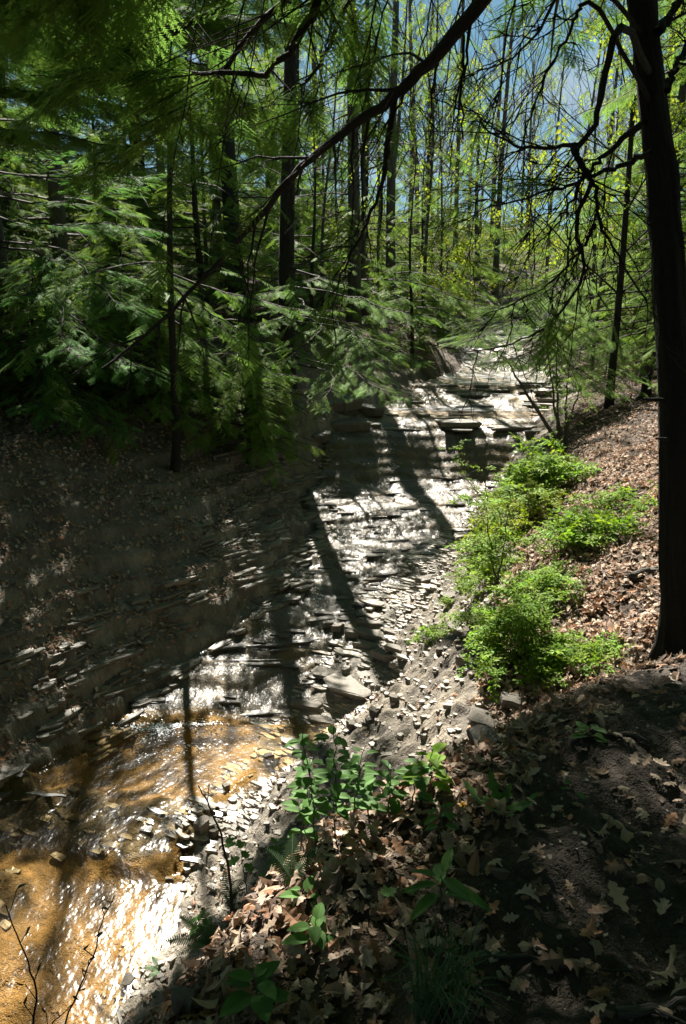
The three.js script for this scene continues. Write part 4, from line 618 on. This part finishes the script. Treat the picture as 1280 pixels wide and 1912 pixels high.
// ---------------------------------------------------------------- saplings and bushes on the sunlit bank
function bush(name, label, px, py, rx, ry, n, { stems = 6, mat = M.bushLeaf, geo = bushClump, scale = 1, seed = 1, cat = 'bush', lift = 0.5, hue = 0 } = {}) {
  const p = ground(px, py), g = thing(name, label, cat, [p.x, p.y - 0.02, p.z]), C_ = new Copies(seed), r = C_.r, wood = new MB();
  const shoots = Math.round(n / 13);
  for (let k = 0; k < shoots; k++) {
    const a = r() * 6.283, q = rx * Math.sqrt(r()) * (0.75 + 0.5 * n2(Math.cos(a) * 2 + seed, Math.sin(a) * 2)), bx = Math.cos(a) * q * 0.55, bz = Math.sin(a) * q * 0.55, tx = Math.cos(a) * q * 1.25 + 0.1 * (r() - 0.5), tz = Math.sin(a) * q * 1.25 + 0.1 * (r() - 0.5), hh = ry * (0.5 + 1.7 * r() * r() + 0.5 * (1 - q / rx));
    const gy = (x, z) => groundY(p.x + x, -(p.z + z)) - g.position.y, ln = path([V(bx, gy(bx, bz), bz), V(lerp(bx, tx, 0.35), gy(bx, bz) + hh * 0.75, lerp(bz, tz, 0.35)), V(tx, Math.max(gy(tx, tz) + 0.03, gy(bx, bz) + hh * (0.7 + 0.5 * r())), tz)], 8, 0.015, k); wood.tube(ln, t => 0.0045 - 0.0035 * t, 3, false);
    for (let e = 0; e < 13; e++) { const w = ln[Math.min(8, 2 + Math.floor(7 * Math.sqrt(r())))], pt = w.clone().add(V(0.05 * (r() - 0.5), 0.04 * (r() - 0.5), 0.05 * (r() - 0.5))); if (pt.y < gy(pt.x, pt.z) + 0.015) continue; C_.add(pt, V(r() - 0.5, 0.35 * (r() - 0.4), r() - 0.5), scale * (0.5 + 0.8 * r()), r() - 0.5, 0.7 + 0.6 * r(), hue + 0.4 * (r() - 0.35)); }
  }
  mesh('stems', wood.build(), M.stem, g).userData.kind = 'stuff'; C_.build('foliage', geo, mat, g); return g;
}
bush('leafy_bush', 'bright green bush at the water edge below the saplings', 1000, 935, 0.52, 0.36, 620, { seed: 61, scale: 1.5 });
bush('leafy_bush', 'rounded fresh green bush on the bank above the shale slope', 965, 1235, 0.34, 0.2, 520, { seed: 62, scale: 0.9 });
bush('leafy_bush', 'low spreading bush in the middle of the sunlit leaf litter', 1085, 1010, 0.55, 0.14, 420, { seed: 63, scale: 1.1, lift: 0.3 });
bush('leafy_bush', 'yellowish sprawling bush beside the thin upright sapling', 960, 985, 0.5, 0.2, 420, { seed: 64, scale: 1.1, hue: 0.35 });
bush('leafy_bush', 'sparse creeping plant on the grey shale slope', 810, 1190, 0.26, 0.06, 120, { seed: 65, scale: 0.8, lift: 0.4 });
bush('leafy_bush', 'tangle of fresh leaves hanging over the eroded bank edge', 905, 1095, 0.36, 0.17, 330, { seed: 66, scale: 0.9, hue: 0.1 });
bush('leafy_bush', 'low leafy patch next to the shaded path crest', 1090, 1235, 0.3, 0.07, 200, { seed: 67, scale: 0.8, lift: 0.4 });
bush('leafy_bush', 'small clump of leaves low on the litter near the rounded bush', 1020, 1265, 0.2, 0.07, 130, { seed: 68, scale: 0.8, lift: 0.4 });
bush('leafy_bush', 'thin leafy patch towards the dark trunk', 1160, 945, 0.45, 0.06, 170, { seed: 69, scale: 1, lift: 0.4 });
bush('leafy_bush', 'straggling shoots between the water edge bush and the yellowish one', 945, 940, 0.45, 0.16, 300, { seed: 161, scale: 1.1, hue: 0.15 });
bush('leafy_bush', 'trailing shoots below the yellowish bush along the bank edge', 905, 1040, 0.42, 0.12, 320, { seed: 162, scale: 0.95, hue: 0.2 });
bush('leafy_bush', 'fresh shoots scattered between the spreading bush and the rounded one', 1010, 1110, 0.5, 0.1, 300, { seed: 163, scale: 0.9 });
bush('leafy_bush', 'few shoots on the crumbling slope under the rounded bush', 900, 1180, 0.3, 0.1, 200, { seed: 164, scale: 0.8 });
{ // thin upright sapling on the bank and the stems by the water
  const sap = (label, px, py, tops, rad, leaves, seed, mat = M.barkGrey) => {
    const p = ground(px, py), g = thing('sapling', label, 'sapling', [p.x, p.y - 0.03, p.z]), C_ = new Copies(seed), r = C_.r;
    tops.forEach(([tx, ty, dd], k) => {
      const e = at(tx, ty, -p.z + dd).sub(g.position), ln = path([V(0.03 * k, 0, 0.02 * k), e.clone().multiplyScalar(0.45).add(V(0.05 * (r() - 0.5), 0, 0)), e], 12, 0.02, seed + k); const mb = new MB(); mb.tube(ln, t => rad * (1 - 0.75 * t), 6);
      for (let q = 0; q < 7; q++) { const s = ln[3 + Math.floor(r() * 9)], dr = V(r() - 0.5, 0.2 + 0.3 * r(), r() - 0.5).normalize(), l = 0.15 + 0.4 * r(), b = path([s, s.clone().addScaledVector(dr, l * 0.5), s.clone().addScaledVector(dr, l).add(V(0, -0.1 * l, 0))], 5, 0.015, q); mb.tube(b, t => 0.004 - 0.003 * t, 3, false); for (let w = 0; w < leaves; w++) C_.add(b[1 + Math.floor(r() * 5)], V(r() - 0.5, 0.2 * (r() - 0.5), r() - 0.5), 0.8 + 0.6 * r(), r() - 0.5, 0.8 + 0.5 * r(), 0.3 * (r() - 0.3)); }
      mesh('stem', mb.build(), mat, g);
    });
    if (C_.m.length) C_.build('foliage', bushClump, M.bushLeaf, g);
  };
  sap('thin upright leafy sapling rising from the sunlit bank edge', 925, 1110, [[952, 905, 0.4], [905, 890, 0.3]], 0.009, 9, 71);
  sap('clump of slim grey sapling stems at the bank beside the falls', 1045, 842, [[1020, 640, 0], [1038, 655, 0.1], [1062, 690, 0.2], [1085, 720, 0.1]], 0.028, 2, 73);
  sap('single bent dead stem leaning out over the creek from the sapling clump', 1056, 845, [[943, 668, 0.3]], 0.04, 0, 75, M.barkGrey);
  sap('spindly sapling with a few leaves over the wet rock face', 905, 935, [[840, 830, 0.3], [815, 825, 0.6]], 0.008, 2, 79);
}

// ---------------------------------------------------------------- plants of the shaded foreground bank
const ovate = blade(0.075, 0.042, 0.25, 0.35, 6), lance = blade(0.15, 0.045, 0.3, 0.45, 7), mapleLeaf = lobed(0.085, 0.1, 3, 5, 0.3);
function plant(name, label, px, py, h, { leaves = 9, geo = ovate, mat = M.herb, s = 1, seed = 1, lean = [0, 0], cat = 'plant', from = 0.3, up = 0.1, group } = {}) {
  const p = ground(px, py), g = thing(name, label, cat, [p.x, p.y - 0.01, p.z], group), r = mulberry(seed), ln = path([V(0, 0, 0), V(lean[0] * 0.4, h * 0.55, lean[1] * 0.4), V(lean[0], h, lean[1])], 10, 0.008, seed);
  mesh('stem', new MB().tube(ln, t => 0.0032 - 0.002 * t, 5).build(), M.stem, g);
  for (let k = 0; k < leaves; k++) {
    const t = lerp(from, 1, (k + 0.5) / leaves), q = ln[Math.min(10, Math.floor(t * 10))], a = k * 2.2 + r(), m = mesh('leaf', geo, mat, g), x = V(Math.cos(a), up + 0.5 * (r() - 0.5), Math.sin(a)).normalize(), z = x.clone().cross(V(0, 1, 0)).normalize(), y = z.clone().cross(x);
    m.quaternion.setFromRotationMatrix(new THREE.Matrix4().makeBasis(x, y, z)); m.position.copy(q).addScaledVector(x, 0.012); m.scale.setScalar(s * (0.7 + 0.55 * r()) * (0.75 + 0.4 * (1 - t)));
  }
  return g;
}
const edgePlants = [[515, 1600, 0.2, 9, 0.8], [560, 1570, 0.3, 15, 0.75], [590, 1556, 0.36, 18, 0.75], [625, 1542, 0.34, 18, 0.7], [655, 1530, 0.26, 14, 0.75], [690, 1512, 0.2, 13, 0.7], [725, 1502, 0.17, 12, 0.7], [765, 1488, 0.15, 10, 0.75]];
edgePlants.forEach(([px, py, h, n, s], k) => plant('leafy_seedling', `leafy green seedling at the bank lip, ${['next to', 'second from', 'third from', 'fourth from', 'fifth from', 'sixth from', 'seventh from', 'eighth from'][k]} the upright fern`, px, py + 28, h * 1.1, { leaves: Math.round(n * 1.4), s: s * 1.15, seed: 600 + k, lean: [0.05 * Math.sin(k * 2.1), -0.06], group: 'seedlings along the lip of the bank' }));
plant('leafy_seedling', 'glossy bright seedling catching the sun beside the shadow edge', 803, 1480, 0.17, { leaves: 12, s: 1.1, seed: 640, geo: ovate, mat: M.bushLeaf });
plant('leafy_seedling', 'small pale seedling in front of the lip plants', 505, 1640, 0.09, { leaves: 6, s: 0.8, seed: 641 });
plant('maple_seedling', 'tall thin maple seedling with lobed leaves against the golden pool', 462, 1680, 0.5, { leaves: 8, geo: mapleLeaf, s: 0.95, seed: 651, from: 0.55, up: -0.5, lean: [-0.06, -0.02], cat: 'seedling' });
plant('broadleaf_plant', 'dark drooping leaves over the pale waterside', 375, 1740, 0.17, { leaves: 7, geo: ovate, s: 1.3, seed: 652, up: -0.3 });
plant('broadleaf_plant', 'plant with long pointed leaves in the deep shade', 822, 1700, 0.13, { leaves: 8, geo: lance, s: 0.85, seed: 653, from: 0.5, up: 0.15 });
plant('broadleaf_plant', 'low plant with oval leaves in the dark litter beside the grass', 590, 1770, 0.1, { leaves: 7, s: 1.1, seed: 654 });
plant('broadleaf_plant', 'single lobed leaf on a thin stalk in the litter', 742, 1700, 0.09, { leaves: 2, geo: mapleLeaf, s: 0.6, seed: 655, from: 0.9 });
plant('broadleaf_plant', 'plant with dim green leaves at the foot of the picture bank', 480, 1880, 0.1, { leaves: 9, s: 1.2, seed: 656 });
plant('broadleaf_plant', 'little three leaved plant on the bare path soil', 1068, 1490, 0.05, { leaves: 3, s: 0.5, seed: 657, from: 0.8 });
plant('broadleaf_plant', 'round leaved sprout below the fern', 570, 1690, 0.06, { leaves: 5, s: 0.8, seed: 658 });
plant('broadleaf_plant', 'leafy sprout between the seedlings and the path', 820, 1580, 0.16, { leaves: 8, s: 0.7, seed: 659, from: 0.5 });
plant('broadleaf_plant', 'small green plant by the fallen stick near the path crest', 1100, 1385, 0.07, { leaves: 7, s: 0.9, seed: 660 });
{ // dandelion like rosette with one yellow flower
  const p = ground(935, 1515), g = thing('dandelion', 'dandelion with toothed leaves and one orange yellow flower', 'flower', [p.x, p.y, p.z]), leaf = lobed(0.13, 0.045, 4, 44, 0.5), r = mulberry(12);
  for (let k = 0; k < 8; k++) { const a = k * 0.785 + 0.3 * r(), m = mesh('leaf', leaf, M.herb, g); m.rotation.set(0, a, 0.35 + 0.4 * r(), 'YXZ'); m.scale.setScalar(0.8 + 0.4 * r()); }
  const q = at(865, 1506, -p.z + 0.02).sub(p); mesh('stalk', new MB().tube(path([V(0, 0, 0), V(q.x * 0.6, q.y * 0.8 + 0.03, q.z * 0.5), q], 8), t => 0.002, 5).build(), M.stem, g);
  const mb = new MB(); for (let k = 0; k < 26; k++) { const a = k * 2.4, l = 0.006 + 0.011 * (k % 3) / 2, e = V(Math.cos(a) * l, 0.012 - 0.003 * (k % 3), Math.sin(a) * l), sd = V(-Math.sin(a), 0, Math.cos(a)).multiplyScalar(0.0028); mb.tri(V(0, 0, 0).sub(sd), V(0, 0, 0).add(sd), e); mb.tri(e.clone().sub(sd), e.clone().add(sd), V(0, 0.002, 0)); }
  const f = mesh('flower_head', mb.build(), M.flower, g); f.position.copy(q); f.rotation.z = 0.5;
}
{ // ferns
  const frond = (L, seed) => { const r = mulberry(seed), mb = new MB(), N = 22, P = t => V(L * t * 0.9, L * (0.42 * t - 0.5 * t * t), 0); for (let k = 0; k < N; k++) { const t = (k + 1) / (N + 1), p = P(t), w = L * 0.2 * Math.pow(Math.sin(Math.PI * (0.12 + 0.88 * t)), 0.8) * (0.9 + 0.2 * r()); for (const s of [-1, 1]) { const e = p.clone().add(V(w * 0.25, -0.12 * w, s * w)), b = L / N * 0.38; mb.quad(p.clone().add(V(-b, 0, 0)), p.clone().lerp(e, 0.6).add(V(-b * 0.8, 0, 0)), e, p.clone().lerp(e, 0.6).add(V(b * 0.8, 0, 0))); mb.tri(p.clone().add(V(-b, 0, 0)), p.clone().lerp(e, 0.6).add(V(b * 0.8, 0, 0)), p.clone().add(V(b, 0, 0))); } } mb.tube(Array.from({ length: 8 }, (_, k) => P(k / 7)), t => 0.0022 - 0.0015 * t, 4, false); return mb.build(); };
  const F1 = frond(0.3, 3), F2 = frond(0.22, 9);
  const fern = (label, px, py, geo, list) => { const p = ground(px, py), g = thing('fern', label, 'fern', [p.x, p.y, p.z]); for (const [a, lift, s] of list) { const m = mesh('frond', geo, M.fern, g); m.rotation.set(0, a, lift, 'YXZ'); m.scale.setScalar(s); } };
  fern('dark upright fern at the lip of the bank beside the maple seedling', 432, 1700, F1, [[0.3, 1.2, 1], [2.0, 1.0, 0.9], [3.4, 1.1, 0.95], [4.7, 0.9, 0.9], [5.5, 1.25, 0.8]]);
  fern('arching fern drooping towards the pale waterside', 395, 1770, F1, [[2.6, 0.5, 1], [3.2, 0.3, 1.05], [3.8, 0.4, 0.9], [2.0, 0.6, 0.9], [4.6, 0.6, 0.8]]);
  fern('small pale fern fronds in the dappled litter', 545, 1660, F2, [[0.6, 0.9, 0.7], [1.6, 0.7, 0.8], [2.6, 0.9, 0.7]]);
  fern('tiny fern hanging at the edge of the bare rock', 300, 1815, F2, [[3.0, 0.2, 0.6], [2.3, 0.4, 0.6], [4.0, 0.3, 0.5]]);
}
{ // grass tuft
  const p = ground(820, 1890), g = thing('grass_tuft', 'dark tuft of thin grass in the shaded litter', 'grass', [p.x, p.y, p.z]), mb = new MB(), r = mulberry(15);
  for (let k = 0; k < 130; k++) { const a = r() * 6.28, b = V((r() - 0.5) * 0.12, 0, (r() - 0.5) * 0.12), l = 0.08 + 0.13 * r(), dr = V(Math.cos(a), 0, Math.sin(a)), m = b.clone().addScaledVector(dr, l * 0.25).add(V(0, l * 0.75, 0)), e = b.clone().addScaledVector(dr, l * 0.8).add(V(0, l * 0.85, 0)), sd = V(-dr.z, 0, dr.x).multiplyScalar(0.0018); mb.quad(b.clone().sub(sd), b.clone().add(sd), m.clone().add(sd), m.clone().sub(sd)); mb.tri(m.clone().sub(sd), m.clone().add(sd), e); }
  mesh('blades', mb.build(), M.fern, g).userData.kind = 'stuff';
}
{ // bare budding twigs rising in front of the pool
  const twig = (label, pts, rad, buds, seed) => { const w = pts.map(a => at(...a)), b = w[0], gy = groundY(b.x, -b.z), foot = V(b.x, Math.min(b.y, gy) - 0.02, b.z), g = thing('budding_twig', label, 'twig', [foot.x, foot.y, foot.z]), ln = path(b.y > gy ? [foot, ...w] : w, 18, 0.004, seed).map(q => q.sub(foot)), r = mulberry(seed); mesh('stem', new MB().tube(ln, t => rad * (1 - 0.6 * t), 5).build(), M.twig, g);
    for (let k = 0; k < buds; k++) { const q = ln[5 + Math.floor(13 * (k + r()) / buds)], dr = V(r() - 0.5, 0.5 + 0.3 * r(), r() - 0.5).normalize(), l = 0.02 + 0.06 * r(), mb = new MB().tube(path([q, q.clone().addScaledVector(dr, l * 0.6), q.clone().addScaledVector(dr, l)], 4), t => 0.0018, 4); mesh('side_twig', mb.build(), M.twig, g); const bd = mesh('bud', blade(0.028, 0.009, 0.6, 1.2, 3), M.stem, g); bd.position.copy(q.clone().addScaledVector(dr, l)); bd.rotation.set(r() * 3, r() * 6, 0.6); } };
  twig('long thin twig with curled buds in front of the golden pool', [[120, 1925, 2.25], [150, 1840, 2.25], [178, 1770, 2.25], [192, 1715, 2.25], [213, 1672, 2.25]], 0.004, 7, 81);
  twig('dark bare stem crossing the shadowed corner of the pool', [[62, 1930, 2.0], [66, 1850, 2.0], [40, 1770, 2.0], [10, 1690, 2.0]], 0.0045, 5, 83);
  twig('short twig leaning away from the long budded one', [[90, 1925, 2.2], [130, 1880, 2.2], [162, 1820, 2.2]], 0.003, 3, 85);
  twig('dark broken twig sticking up from the bank over the pale rock', [[428, 1640, 2.5], [412, 1560, 2.55], [388, 1500, 2.6], [370, 1468, 2.6]], 0.006, 3, 87);
}

// ---------------------------------------------------------------- fallen leaves, pebbles, sticks
const deadGeos = [lobed(0.085, 0.05, 5, 91, 2.4), lobed(0.075, 0.055, 4, 95, 0.6), lobed(0.1, 0.062, 4, 51, 1.3), lobed(0.09, 0.06, 3, 52, 2.0), lobed(0.07, 0.075, 3, 58, 1.7), blade(0.08, 0.045, 0.8, 1.1, 4)];
const TONES = [[0.28, 0.19, 0.125], [0.36, 0.26, 0.18], [0.20, 0.125, 0.08], [0.42, 0.32, 0.235], [0.30, 0.155, 0.08], [0.13, 0.085, 0.06]];
{
  const r = mulberry(321), sets = deadGeos.map(() => []), lay = (x, d, s, lift, flat) => { const n = groundN(x, d), a = r() * 6.283, t = V(Math.cos(a), 0, Math.sin(a)); n.x += flat * (r() - 0.5); n.z += flat * (r() - 0.5); n.normalize(); t.addScaledVector(n, -t.dot(n)).normalize(); const z = t.clone().cross(n), m = new THREE.Matrix4().makeBasis(t, r() < 0.5 ? n : n.clone().negate(), z); if (r() < 0) m.identity(); m.scale(V(s, s, s)); m.setPosition(V(x, groundY(x, d) + lift, -d)); return m; };
  // the leaves one can pick out on the near bank, each a piece of the bank
  const mats = TONES.map(t => new THREE.MeshPhysicalMaterial({ color: lin(...t), roughness: 0.95, transmission: 0.2, thickness: 0 }));
  const strip = (px0, px1, py0, py1, n, test) => { for (let k = 0, made = 0; k < n * 6 && made < n; k++) { const p = ground(lerp(px0, px1, r()), lerp(py0, py1, r())); if (!test(p)) continue; made++; const m = mesh('fallen_leaf', deadGeos[Math.floor(r() * 6)], mats[Math.floor(r() * 6)], rightBank); lay(p.x, -p.z, 0.28 + 0.38 * r(), -0.004 + 0.014 * r(), 0.8).decompose(m.position, m.quaternion, m.scale); } };
  strip(300, 900, 1520, 1905, 230, p => -p.z < 3.3); strip(760, 1270, 1330, 1905, 70, p => -p.z < 3.6);
  const put = (x, d, s, lift, flat, dens = 1) => sets[Math.floor(r() * 6)].push([lay(x, d, s, lift, flat), TONES[Math.floor(r() * 6)], 0.75 + 0.5 * r()]);
  for (let k = 0; k < 190000; k++) {                      // banks
    const d = 1.2 + 22 * Math.pow(r(), 1.35), x = lerp(-1, 1, r()) * (2.5 + 0.55 * d) + 0.6, K = knotsRaw(d);
    const xl = K[3][0], xr = K[4][0], xe = K[5][0]; let q = 0;
    if (x < xl - 0.15) q = (sstep(-0.1, 0.9, xl - x) * 0.9 + 0.3) * (1 + 1.6 * fbm(x * 1.2, d * 1.2, 3)) - (groundN(x, d).y < 0.75 ? 0.5 : 0); else if (x > xe + 0.1) { q = d > 3.6 ? 0.8 + 0.5 * fbm(x, d, 2) : 0.6 * (1 - sstep(0.2, 0.9, x - xe)) + 0.05; } else if (x > xr) q = d < 3.4 ? 0.6 : 0.05; else if (x > xl && d > 9 && d < 14) q = 0.02;
    if (r() > q) continue; put(x, d, 0.4 + 0.5 * r(), 0.004 + 0.025 * r(), 1.1);
  }
  for (let k = 0; k < 12000; k++) { const d = 3.7 + 7 * r(), K = knotsRaw(d), x = K[5][0] + 0.05 + 2.8 * Math.pow(r(), 0.9); if (fbm(x * 1.6, d * 1.6, 2) < -0.22) continue; put(x, d, 0.45 + 0.55 * r(), 0.003 + 0.03 * r(), 1.3); }
  sets.forEach((s, k) => { const m = shade(new THREE.InstancedMesh(deadGeos[k], M.deadLeaf, s.length)), c = new THREE.Color(); s.forEach(([mt, t, v], q) => { m.setMatrixAt(q, mt); m.setColorAt(q, c.setRGB(t[0] * v, t[1] * v, t[2] * v)); }); m.name = numbered('leaf_litter'); m.userData = { kind: 'stuff', label: ['narrow curled leaves strewn through the litter', 'flat small oak leaves in the litter', 'curled oak leaves carpeting the banks', 'crumpled brown leaves mixed in the litter', 'broad fallen leaves in the litter', 'plain oval fallen leaves in the litter'][k], category: 'leaf litter' }; scene.add(m); });
  // shale chips and pebbles
  const peb = slabGeo(71, 1, 1, 1), list = [];
  for (let k = 0; k < 26000; k++) { const d = 1.1 + 11 * Math.pow(r(), 1.2), x = lerp(-2.5, 4.5, r()), K = knotsRaw(d), xr = K[4][0], xe = K[5][0]; let s = 0; if (x > xe && d < 3.6) s = r() < 0.35 ? 0.004 + 0.014 * r() * r() : 0; else if (x > xr - 0.25 && x <= xe && d > 3.0) s = r() < 0.6 ? 0.008 + 0.03 * r() * r() : 0; else if (x > table(WR, d) && x < xr && r() < 0.3) s = 0.008 + 0.03 * r() * r(); if (s) list.push([x, d, s]); }
  const o = new THREE.Object3D(), pm = shade(new THREE.InstancedMesh(peb, M.pebble, list.length)), c = new THREE.Color();
  list.forEach(([x, d, s], k) => { o.position.set(x, groundY(x, d) + s * 0.05, -d); o.rotation.set(0.5 * (r() - 0.5), r() * 6, 0.5 * (r() - 0.5)); o.scale.set(s * (1 + 1.4 * r()), s * (0.2 + 0.3 * r()), s); o.updateMatrix(); pm.setMatrixAt(k, o.matrix); const v = 0.75 + 0.5 * r(); c.setRGB(0.27 * v, 0.235 * v, 0.19 * v); pm.setColorAt(k, c); });
  pm.name = 'gravel'; pm.userData = { kind: 'stuff', label: 'shale chips and gravel strewn on the slope and path', category: 'gravel' }; scene.add(pm);
  // sticks lying about
  const stick = (label, a, b, rad, seed) => { const p = ground(...a), q = ground(...b), pts = []; for (let k = 0; k <= 8; k++) { const x = lerp(p.x, q.x, k / 8), d = -lerp(p.z, q.z, k / 8); pts.push(V(x, groundY(x, d) + rad * 0.9 + 0.004 * (1 + n2(seed, k * 0.6)), -d)); } const g = thing('fallen_stick', label, 'stick', [p.x, p.y, p.z]), rel = pts.map(v => v.sub(p)); mesh('stick', new MB().tube(rel, t => rad * (1 - 0.5 * t), 6).build(), M.barkGrey, g); mesh('side_twig', new MB().tube(path([rel[4], rel[5].clone().add(V(0.02, 0.02, 0.04)), rel[6].clone().add(V(0.05, 0.015, 0.08))], 5), t => rad * 0.45 * (1 - 0.6 * t), 4).build(), M.barkGrey, g); };
  stick('pale stick lying on the dark path under the trunk', [1210, 1392], [1040, 1378], 0.009, 3);
  stick('thin stick half buried in the path soil by the grass tuft', [920, 1790], [1180, 1822], 0.006, 5);
  stick('thick root like stick at the foot of the path', [1150, 1905], [1278, 1880], 0.015, 7);
  stick('stick in the leaf litter under the dandelion', [760, 1560], [900, 1490], 0.006, 9);
  stick('grey stick across the sunlit leaf litter', [1010, 1090], [1110, 1150], 0.009, 11);
  stick('bent root hanging out of the eroded bank', [880, 1230], [960, 1180], 0.008, 13);
  stick('dead branch lying on the dark slope across the creek', [380, 1000], [470, 930], 0.015, 15);
  stick('small dark log on the sunlit bank near the trunk', [1175, 1085], [1240, 1065], 0.035, 17);
}
renderer.render(scene, camera);
